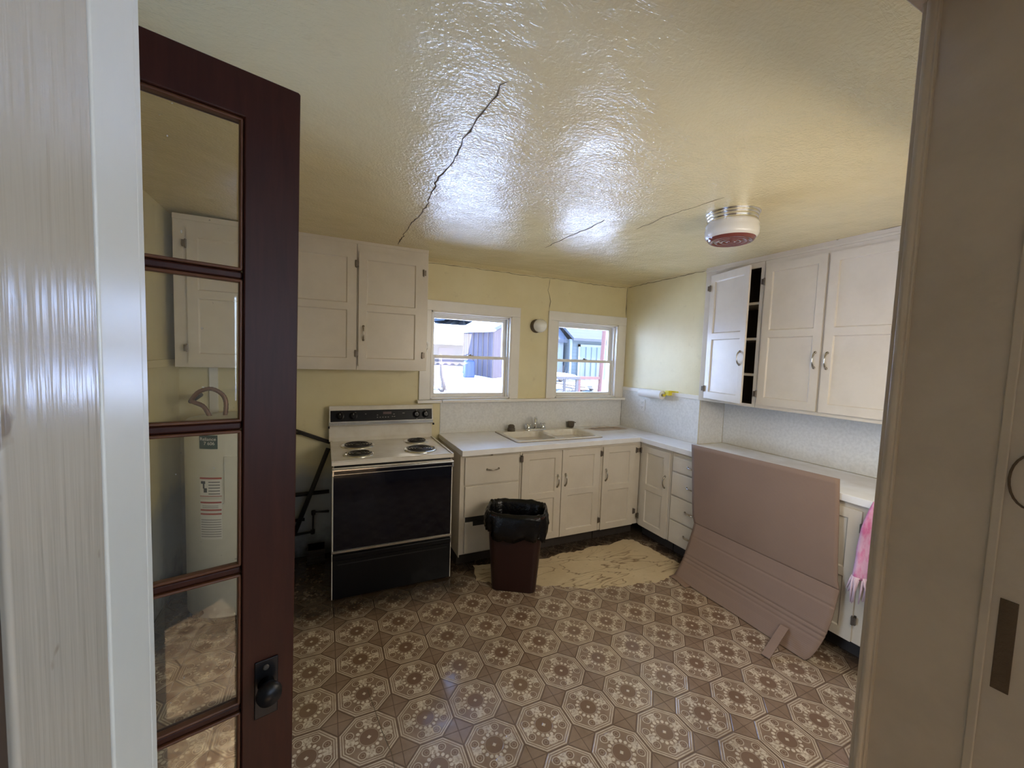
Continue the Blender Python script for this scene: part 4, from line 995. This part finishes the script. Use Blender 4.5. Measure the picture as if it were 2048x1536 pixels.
crack('plaster_crack', [(-2.15, 2.362), (-1.7, 2.366), (-1.3, 2.362), (-0.9, 2.367), (-0.4, 2.362), (-0.02, 2.366)], back_pl, 0.004, 0.004, 'ragged joint line where the back wall meets the ceiling', 6)
crack('plaster_crack', [(-0.004, 2.37), (-0.006, 2.20), (-0.003, 2.07)], back_pl, 0.008, 0.002, 'dark open joint in the corner of the room above the right window', 8)
crack('plaster_crack', [(-0.002, 1.19), (-0.003, 0.915)], lambda x, z: (x-0.004, -0.0075, z), 0.006, 0.0015, 'dark open joint in the corner behind the worktop', 9)
right_pl = lambda y, z: (-0.0012, y, z)
crack('plaster_crack', [(-0.01, 2.372), (-0.3, 2.376), (-0.6, 2.378), (-0.98, 2.381)], right_pl, 0.005, 0.004, 'ragged joint line where the right wall meets the ceiling', 7)
for i, (ya, yb) in enumerate(((-1.30, -1.38), (-1.60, -1.69), (-1.80, -1.845), (-1.93, -1.96), (-2.10, -2.25))):
    crack('caulk_gap', [(ya, 2.398), (yb, 2.398)], lambda y, z: (-0.0355, y, z), 0.008, 0.003, ['first', 'second', 'third', 'fourth', 'fifth'][i] + ' dark gap from the window end in the caulk over the right wall cabinets', 20+i)

# ---------------------------------------------------------------- water heater
hx, hy, HR = -3.395, -0.425, 0.258
t = thing('water_heater', 'cream water heater tank in the left corner behind the glazed door', 'water heater', (hx, hy, 0))
bm = B(); add_lathe(bm, [(0, 0.02), (HR-0.01, 0.02), (HR, 0.03), (HR, 1.15), (HR-0.012, 1.168), (HR-0.05, 1.178), (0, 1.185)], (hx, hy, 0), n=64); tank = obj('tank', bm, M['heater'], t, smooth=True, bevel=0.0)
bm = B(); add_lathe(bm, [(0, 0), (HR-0.02, 0), (HR-0.015, 0.02), (0, 0.02)], (hx, hy, 0), n=40); obj('base_ring', bm, M['rubber'], t)
def on_tank(bm, a0, a1, z0, z1, off=0.0015, n=10):
    g_ = [[None, None] for _ in range(n+1)]
    for i in range(n+1):
        a_ = math.radians(a0+(a1-a0)*i/n)
        for j, z in enumerate((z0, z1)): g_[i][j] = bm.verts.new((hx+(HR+off)*math.cos(a_), hy+(HR+off)*math.sin(a_), z))
    for i in range(n): bm.faces.new((g_[i][0], g_[i+1][0], g_[i+1][1], g_[i][1]))
A0, A1 = -124, -99
bm = B(); on_tank(bm, A0+1, A1-2, 1.026, 1.104); lb = obj('brand_label', bm, M['label_green'], tank, solid=0.001)
cu = bpy.data.curves.new('label_text', 'FONT'); cu.body = 'Reliance\n  7 606'; cu.size = 0.026; cu.space_line = 0.95; cu.extrude = 0.0004; cu.align_x = 'CENTER'
tc = bpy.data.objects.new('text_source', cu); C.objects.link(tc); bpy.context.view_layer.update()
tm = bpy.data.meshes.new_from_object(tc.evaluated_get(bpy.context.evaluated_depsgraph_get())); bpy.data.objects.remove(tc); tm.materials.clear(); tm.materials.append(M['label_white'])
tx = bpy.data.objects.new('label_text', tm); C.objects.link(tx); am = math.radians((A0+A1)/2-0.5)
tx.parent = lb; tx.location = Vector((hx+(HR+0.0032)*math.cos(am), hy+(HR+0.0032)*math.sin(am), 1.074)) - Vector((hx, hy, 0)); tx.rotation_euler = (PI/2, 0, am+PI/2)
bm = B(); on_tank(bm, A0+1, A1+2, 0.752, 0.862); wl = obj('warning_label', bm, M['label_white'], tank, solid=0.001)
bm = B()
on_tank(bm, A0+1, A1+2, 0.852, 0.862, 0.0025); on_tank(bm, A0+1, A1+2, 0.7515, 0.755, 0.0025)
obj('red_border', bm, M['label_red'], wl, solid=0.0008)
bm = B()
for k in range(5): on_tank(bm, A0+12, A1+0, 0.765+k*0.017, 0.769+k*0.017, 0.0025)
on_tank(bm, A0+2.5, A0+8, 0.825, 0.840, 0.0025); on_tank(bm, A0+6, A0+10, 0.775, 0.800, 0.0025); on_tank(bm, A0+5, A0+7, 0.797, 0.826, 0.0025)
obj('print', bm, M['slot'], wl, solid=0.0006)
bm = B(); on_tank(bm, A0+1, A1+2, 0.50, 0.735); il = obj('instruction_label', bm, M['label_white'], tank, solid=0.001)
bm = B()
for z in (0.712, 0.668, 0.645): on_tank(bm, A0+1.5, A1+1.5, z, z+0.009, 0.0025)
obj('red_stripe', bm, M['label_red'], il, solid=0.0008)
bm = B()
for k in range(8): on_tank(bm, A0+2, A1+1, 0.515+k*0.014, 0.519+k*0.014, 0.0025)
for k in range(2): on_tank(bm, A0+4, A1-2, 0.685+k*0.010, 0.688+k*0.010, 0.0025)
obj('print', bm, M['label_grey'], il, solid=0.0006)
bm = B(); on_tank(bm, -94, -70, 0.72, 0.98, 0.004); obj('access_panel', bm, M['heater'], tank, solid=0.006)
bm = B(); add_tube(bm, [(hx-0.14, hy-0.205, 0.06), (hx-0.16, hy-0.26, 0.06)], 0.012, 10); obj('drain_valve', bm, M['rubber'], t)
for v in tm.vertices:      # wrap the lettering round the tank
    v.co.z += 0.0008 - (v.co.x**2)/(2*HR)
# corrugated hoses on top
def hose(pts, r=0.013):
    P_ = []; n = 8
    for i in range(len(pts)-1):
        p0 = Vector(pts[max(i-1, 0)]); p1 = Vector(pts[i]); p2 = Vector(pts[i+1]); p3 = Vector(pts[min(i+2, len(pts)-1)])
        for k in range(n):
            u_ = k/n; P_.append(0.5*((2*p1)+(p2-p0)*u_+(2*p0-5*p1+4*p2-p3)*u_*u_+(3*p1-p0-3*p2+p3)*u_**3))
    P_.append(Vector(pts[-1])); bm = B(); add_tube(bm, P_, [r*(1+0.14*(i % 2)) for i in range(len(P_))], 10); return bm
t2 = thing('flexible_pipe', 'two bent corrugated copper pipes above the water heater', 'pipe', (-3.5, -0.4, 1.18))
obj('pipe', hose([(-3.53, -0.42, 1.17), (-3.565, -0.41, 1.235), (-3.61, -0.41, 1.262), (-3.63, -0.40, 1.27)], 0.012), M['copper'], t2, smooth=True)
obj('pipe', hose([(-3.456, -0.42, 1.17), (-3.450, -0.42, 1.26), (-3.475, -0.41, 1.315), (-3.53, -0.41, 1.345), (-3.59, -0.405, 1.325), (-3.63, -0.40, 1.272)], 0.012), M['copper'], t2, smooth=True)
bm = B(); add_tube(bm, [(-3.63, -0.40, 1.268), (-3.66, -0.10, 1.268), (-3.67, 0.0, 1.268)], 0.014, 10); obj('pipe', bm, M['pipe'], t2, smooth=True)
bm = B(); add_tube(bm, [(-3.30, -0.42, 1.18), (-3.30, -0.42, 1.30), (-3.31, -0.3, 1.33), (-3.31, 0.0, 1.33)], 0.012, 10); add_lathe(bm, [(0.03, 0), (0.03, 0.01), (0.0, 0.01)], (-3.31, -0.012, 1.33), (0, 1, 0), 16); obj('pipe', bm, M['copper'], t2, smooth=True)

# ---------------------------------------------------------------- pipes left of the stove
def pipe_thing(label, segs, r=0.012, fit=()):
    bm = B()
    for s in segs: add_tube(bm, s, r, 10)
    for f_ in fit: add_lathe(bm, [(0, -0.016), (r*1.5, -0.016), (r*1.6, 0.0), (r*1.5, 0.016), (0, 0.016)], f_, (0, 0, 1), 12)
    return tag(obj('water_pipe', bm, M['pipe'], smooth=True), label, 'pipe')
pipe_thing('thin forked dark pipe on the wall, topmost left of the stove', [[(-3.13, -0.045, 1.02), (-3.06, -0.05, 0.992), (-2.858, -0.05, 0.905)], [(-3.12, -0.045, 0.985), (-3.05, -0.05, 0.975), (-2.858, -0.05, 0.893)]], 0.009)
pipe_thing('thick dark diagonal pipe leaning left of the stove', [[(-2.868, -0.085, 0.86), (-3.10, -0.10, 0.22)]], 0.017)
pipe_thing('dark horizontal pipe crossing the diagonal pipe left of the stove', [[(-3.34, -0.045, 0.505), (-2.860, -0.045, 0.512)]], 0.015)
pipe_thing('small elbow pipe low on the wall left of the stove', [[(-2.86, -0.04, 0.352), (-2.97, -0.04, 0.360), (-2.975, -0.04, 0.205), (-3.20, -0.04, 0.190)]], 0.010, [(-2.97, -0.04, 0.355), (-2.975, -0.04, 0.205)])
pipe_thing('short capped pipe stub low on the wall left of the stove', [[(-3.20, -0.045, 0.315), (-3.03, -0.045, 0.312)]], 0.012)
bm = B(); rnd = random.Random(8)
for z in range(5): add_box(bm, -3.01, -0.16, 0.004+z*0.022, -2.89, -0.03, 0.020+z*0.022)
add_box(bm, -3.005, -0.155, 0, -2.895, -0.035, 0.108)
tag(obj('vent_box', bm, M['kick'], bevel=0.002), 'small dark louvred box on the floor left of the stove', 'box')
bm = B(); rnd = random.Random(9)
for k in range(70):
    x = rnd.uniform(-3.2, -2.87); y = rnd.uniform(-0.62, -0.1); s_ = rnd.uniform(0.004, 0.013)
    add_box(bm, -s_, -s_*0.7, 0, s_, s_*0.7, s_*0.6, Matrix.Translation((x, y, 0.0)) @ Matrix.Rotation(rnd.uniform(0, 3), 4, 'Z'))
tag(obj('floor_debris', bm, M['dirt']), 'crumbs and dirt scattered on the floor left of the stove', 'debris', kind='stuff')

# ---------------------------------------------------------------- glazed red-brown door
DP = Vector((-2.960, -2.6265, 0)); ang = math.radians(16)
DW = 0.872
t = bpy.data.objects.new('door_1', None); C.objects.link(t); t['kind'] = 'structure'; t['label'] = 'red-brown glazed door standing open at the left'
mw = Matrix.Translation(DP) @ Matrix.Rotation(ang, 4, 'Z') @ Matrix.Rotation(math.radians(0.72), 4, 'Y')
t.location = DP; t.rotation_euler = mw.to_euler(); WM[t.name] = mw
th_ = 0.036; st = 0.081; y0, y1 = 0.0, th_
rows = [1.966 - k*0.2445 for k in range(8)]      # top edges of muntins
mt = 0.013
bm = B()
add_ring(bm, [(-DW, 0.012), (0, 0.012), (0, 2.038), (-DW, 2.038)], [(-DW+0.10, rows[-1]), (-st, rows[-1]), (-st, 1.966), (-DW+0.10, 1.966)], lambda x, z, d: (x, d, z), y0, y1)
obj('door_frame', bm, M['door'], t, local=True, bevel=0.006)
for k in range(1, 7):
    bm = B(); add_box(bm, -DW+0.10, y0+0.006, rows[k]-mt/2, -st, y1-0.006, rows[k]+mt/2); obj('muntin', bm, M['door'], t, local=True, bevel=0.004)
for k in range(7):
    za, zb = rows[k+1]+mt/2, rows[k]-(mt/2 if k else 0)
    if k == 6: za = rows[7]
    bm = B(); add_box(bm, -DW+0.10, th_/2-0.0015, za, -st, th_/2+0.0015, zb); gp = obj('glass_pane', bm, M['door_glass'], t, local=True)
    bm = B(); e = 0.0055
    for (xa, xb, z0, z1) in ((-st-e, -st, za, zb), (-DW+0.10, -DW+0.10+e, za, zb), (-DW+0.10, -st, za, za+e), (-DW+0.10, -st, zb-e, zb)): add_box(bm, xa, y0+0.003, z0, xb, th_/2-0.002, z1)
    obj('glazing_bead', bm, M['door_bead'], t, local=True, bevel=0.003)
bm = B(); add_box(bm, -0.062, -0.003, 0.958, -0.026, 0.0, 1.062); pl = obj('lock_plate', bm, M['iron'], t, local=True, bevel=0.002)
bm = B(); add_lathe(bm, [(0, 0.003), (0.013, 0.003), (0.010, 0.014), (0.016, 0.019), (0.020, 0.029), (0.018, 0.038), (0, 0.042)], (-0.045, 0, 1.018), (0, -1, 0), 28); obj('door_knob', bm, M['iron'], pl, local=True, smooth=True)
bm = B(); add_lathe(bm, [(0, 0.003), (0.005, 0.003), (0.004, 0.0048), (0, 0.005)], (-0.045, 0, 1.048), (0, -1, 0), 12); obj('screw', bm, M['hinge'], pl, local=True)
bm = B(); add_lathe(bm, [(0, 0), (0.012, 0), (0.010, 0.024), (0.020, 0.030), (0.025, 0.042), (0.022, 0.054), (0, 0.058)], (-0.045, th_, 1.018), (0, 1, 0), 28); obj('door_knob', bm, M['iron'], pl, local=True, smooth=True)

# ---------------------------------------------------------------- yard seen through the windows
def gz(x, y):
    pts = [(0, -0.30), (4, 0.30), (8, 0.55), (13, 0.84), (22, 0.86), (45, 1.6)]
    for (a, za), (c_, zc) in zip(pts, pts[1:]):
        if y <= c_: return za+(zc-za)*(max(y, a)-a)/(c_-a)
    return 1.6
bm = B()
def gfn(a, c_):
    x = -30+a*80; y = 0.16+c_*c_*44
    return (x, y, gz(x, y)+0.05*math.sin(x*1.3+y)*math.sin(y*0.9)*min(1, y/3))
add_grid(bm, gfn, 80, 60)
add_box(bm, -30, -25, -0.7, -4.7, 0.16, -0.3)
add_box(bm, -4.7, -25, -0.7, 30, -6.2, -0.3)
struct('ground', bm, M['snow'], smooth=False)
bm = B()     # outer faces and eave of the house
add_box(bm, -4.9, 0.14, 2.55, 1.2, 0.32, 2.65); struct('eave', bm, M['house'])
# dark shed seen corner-on: long wall facing half left, gable end to the right
sa = Vector((2.42, 13.0, 0)); sb = Vector((3.07, 11.2, 0)); sang = math.atan2(sb.y-sa.y, sb.x-sa.x)
t = thing('shed', 'dark board shed with snowy roof seen through the left window', 'shed', (2.42, 13.0, 0.5), sang)
bm = B(); add_box(bm, 0, 0, 0, 1.92, 2.3, 2.10); add_prism(bm, [(0, 2.10), (2.3, 2.10), (1.15, 2.62)], lambda y, z, d: (d, y, z), 0, 1.92); obj('wall', bm, M['shed'], t, local=True)
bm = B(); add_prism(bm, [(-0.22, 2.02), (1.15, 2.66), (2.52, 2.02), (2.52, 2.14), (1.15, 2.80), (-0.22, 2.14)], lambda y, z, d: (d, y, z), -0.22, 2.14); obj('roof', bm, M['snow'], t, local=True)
for k in range(7):
    bm = B(); add_box(bm, 0.02+k*0.31, -0.02, 0, 0.05+k*0.31, 0.0, 2.08); obj('batten', bm, M['bark'], t, local=True)
t_ = box('tarp_bundle', (2.03, 11.4, 0.70, 2.42, 11.8, 1.40), M['tarp'], bevel=0.08); tag(t_, 'blue tarp covered bundle standing before the dark shed', 'bundle')
t = thing('outbuilding', 'low grey brown outbuilding with snowy roof far behind the left window', 'shed', (3.6, 23, 0.8))
bm = B(); add_box(bm, 0.0, 22, 0.6, 5.9, 26, 2.3); obj('wall', bm, M['siding2'], t)
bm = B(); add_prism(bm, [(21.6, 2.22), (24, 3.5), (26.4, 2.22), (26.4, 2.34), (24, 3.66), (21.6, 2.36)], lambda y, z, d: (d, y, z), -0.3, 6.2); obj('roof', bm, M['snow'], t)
bm = B(); add_box(bm, 3.7, 21.96, 0.7, 4.7, 22.02, 2.0); obj('door', bm, M['shed'], t)
# garage
t = thing('garage', 'pale sided garage with dark roof seen through the right window', 'garage', (8, 13, 0.6))
bm = B(); add_box(bm, 6.46, 11.0, 0.4, 10.5, 16.0, 2.42); obj('wall', bm, M['siding'], t)
bm = B(); add_prism(bm, [(10.7, 2.36), (13.2, 3.9), (15.7, 2.36), (15.7, 2.50), (13.2, 4.05), (10.7, 2.46)], lambda y, z, d: (d, y, z), 6.41, 10.8); obj('roof', bm, M['shingle'], t)
bm = B(); add_box(bm, 6.92, 10.95, 0.62, 9.2, 11.0, 2.12); gd = obj('garage_door', bm, simple('garage_door_paint', (0.060, 0.072, 0.082), 0.6), t)
bm = B()
for k in range(9): add_box(bm, 6.92+k*0.285, 10.93, 0.62, 6.95+k*0.285, 10.952, 2.12)
obj('rib', bm, M['siding'], gd)
bm = B(); add_box(bm, 6.82, 10.93, 0.6, 6.92, 10.99, 2.22); add_box(bm, 6.82, 10.93, 2.12, 9.3, 10.99, 2.22); add_box(bm, 6.4, 10.93, 0.6, 6.5, 11.0, 2.42); obj('trim_board', bm, simple('white_board', (0.09, 0.10, 0.11), 0.6), t)
t = thing('lean_to', 'pale walled lean-to left of the pale garage', 'shed', (5.6, 12, 0.6))
bm = B(); add_box(bm, 5.45, 11.3, 0.4, 6.3, 11.9, 2.30); obj('wall', bm, simple('white_wall', (0.10, 0.11, 0.115), 0.7), t)
bm = B(); add_prism(bm, [(11.1, 2.26), (11.95, 2.85), (11.95, 3.0), (11.1, 2.40)], lambda y, z, d: (d, y, z), 5.38, 6.38); obj('roof', bm, M['shingle'], t)
bm = B(); add_tube(bm, [(5.02, 7.0, 0.5), (5.12, 7.0, 2.9)], 0.07, 8); tag(obj('red_post', bm, M['red']), 'rusty red post standing outside the right window', 'post')
bm = B(); add_box(bm, 4.15, 6.96, 0.98, 5.05, 7.06, 1.07); add_box(bm, 4.2, 6.97, 0.52, 4.28, 7.05, 1.0); tag(obj('red_rail', bm, M['red'], bevel=0.005), 'low rusty red rail joined to the red post', 'rail')
t = thing('yard_table', 'snow covered wooden table outside the right window', 'table', (2.3, 5.4, 0.4))
box('table_top', (1.6, 5.0, 1.10, 2.90, 5.7, 1.16), M['board_grey'], t); 
for x, y in ((1.65, 5.05), (2.82, 5.05), (1.65, 5.62), (2.82, 5.62)): box('leg', (x, y, 0.35, x+0.06, y+0.06, 1.10), M['board_grey'], t)
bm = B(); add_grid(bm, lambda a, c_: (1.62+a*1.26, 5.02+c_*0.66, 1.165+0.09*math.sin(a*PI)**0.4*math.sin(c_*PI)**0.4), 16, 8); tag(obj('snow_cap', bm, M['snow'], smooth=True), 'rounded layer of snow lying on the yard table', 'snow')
for i, (x, y, a_) in enumerate(((4.6, 7.6, 0.5), (4.9, 7.3, 0.9), (4.3, 7.9, 0.2))):
    bm = B(); add_box(bm, -0.9, -0.08, 0, 0.9, 0.08, 0.05, Matrix.Translation((x, y, 0.60+i*0.06)) @ Matrix.Rotation(a_, 4, 'Z') @ Matrix.Rotation(0.12, 4, 'Y'))
    tag(obj('plank', bm, simple('pale_plank', (0.07, 0.055, 0.04), 0.8)), ['middle', 'nearest', 'farthest'][i]+' pale plank lying on the snow by the red rail', 'plank', 'planks on the snow')
bm = B(); add_tube(bm, [(0.30, 8, 0.45), (0.17, 8, 1.0), (0.12, 8, 1.6)], [0.06, 0.05, 0.035], 8); tag(obj('sapling', bm, M['bark']), 'thin leaning trunk in the snow outside the left window', 'tree')
def shrub(x, y, z, r_, n, label, seed):
    rnd = random.Random(seed); bm = B()
    for k in range(n):
        a_ = rnd.uniform(0, 6.28); e_ = rnd.uniform(0.5, 1.4); L = r_*rnd.uniform(0.6, 1.2); p = Vector((x, y, z)); d = Vector((math.cos(a_)*math.cos(e_), math.sin(a_)*math.cos(e_), math.sin(e_)))
        add_tube(bm, [p, p+d*L*0.5+Vector((rnd.uniform(-.03, .03), 0, 0)), p+d*L], [0.008, 0.006, 0.003], 4)
    tag(obj('bare_shrub', bm, M['bark']), label, 'shrub')
shrub(0.1, 7.6, 0.5, 0.5, 30, 'bare twiggy shrub in the snow at the foot of the left window view', 1)
shrub(3.9, 12.3, 0.75, 0.7, 36, 'bare twiggy shrub against the wall of the dark shed', 2)
shrub(5.6, 10.3, 0.65, 0.7, 36, 'bare twiggy shrub before the garage door', 3)
shrub(3.4, 6.2, 0.5, 0.55, 30, 'bare twiggy shrub beside the yard table', 4)
def tree(x, y, h_, r_, label, seed):
    rnd = random.Random(seed)
    t = thing('evergreen_tree', label, 'tree', (x, y, gz(x, y)), group='trees behind the outbuilding')
    bm = B(); add_tube(bm, [(x, y, gz(x, y)-0.2), (x, y, gz(x, y)+h_*0.9)], [0.2, 0.05], 8); obj('trunk', bm, M['bark'], t)
    bm = B()
    for k in range(9):
        zz = gz(x, y)+h_*(0.12+0.1*k); rr = r_*(1-k/9.5)
        n_ = 18; c0 = bm.verts.new((x, y, zz+h_*0.16)); ring = []
        for j in range(n_): a_ = 2*PI*j/n_; q_ = rr*(0.75+0.35*(j % 2)+rnd.uniform(-.1, .1)); ring.append(bm.verts.new((x+q_*math.cos(a_), y+q_*math.sin(a_), zz-rnd.uniform(0, 0.25))))
        for j in range(n_): bm.faces.new((c0, ring[j], ring[(j+1) % n_]))
    obj('crown', bm, M['needle'], t)
for i, (x, y, h_, r_) in enumerate(((1.0, 31, 9.5, 3.2), (8.0, 31, 10.5, 3.2), (15.0, 31, 10.0, 3.2), (22.0, 31, 10.5, 3.2), (4.5, 37, 12, 3.2), (11.5, 37, 12.5, 3.2))):
    tree(x, y, h_, r_, 'dark evergreen tree rising behind the snowy outbuildings', 40+i)
# neighbouring ridge of ground that closes the horizon
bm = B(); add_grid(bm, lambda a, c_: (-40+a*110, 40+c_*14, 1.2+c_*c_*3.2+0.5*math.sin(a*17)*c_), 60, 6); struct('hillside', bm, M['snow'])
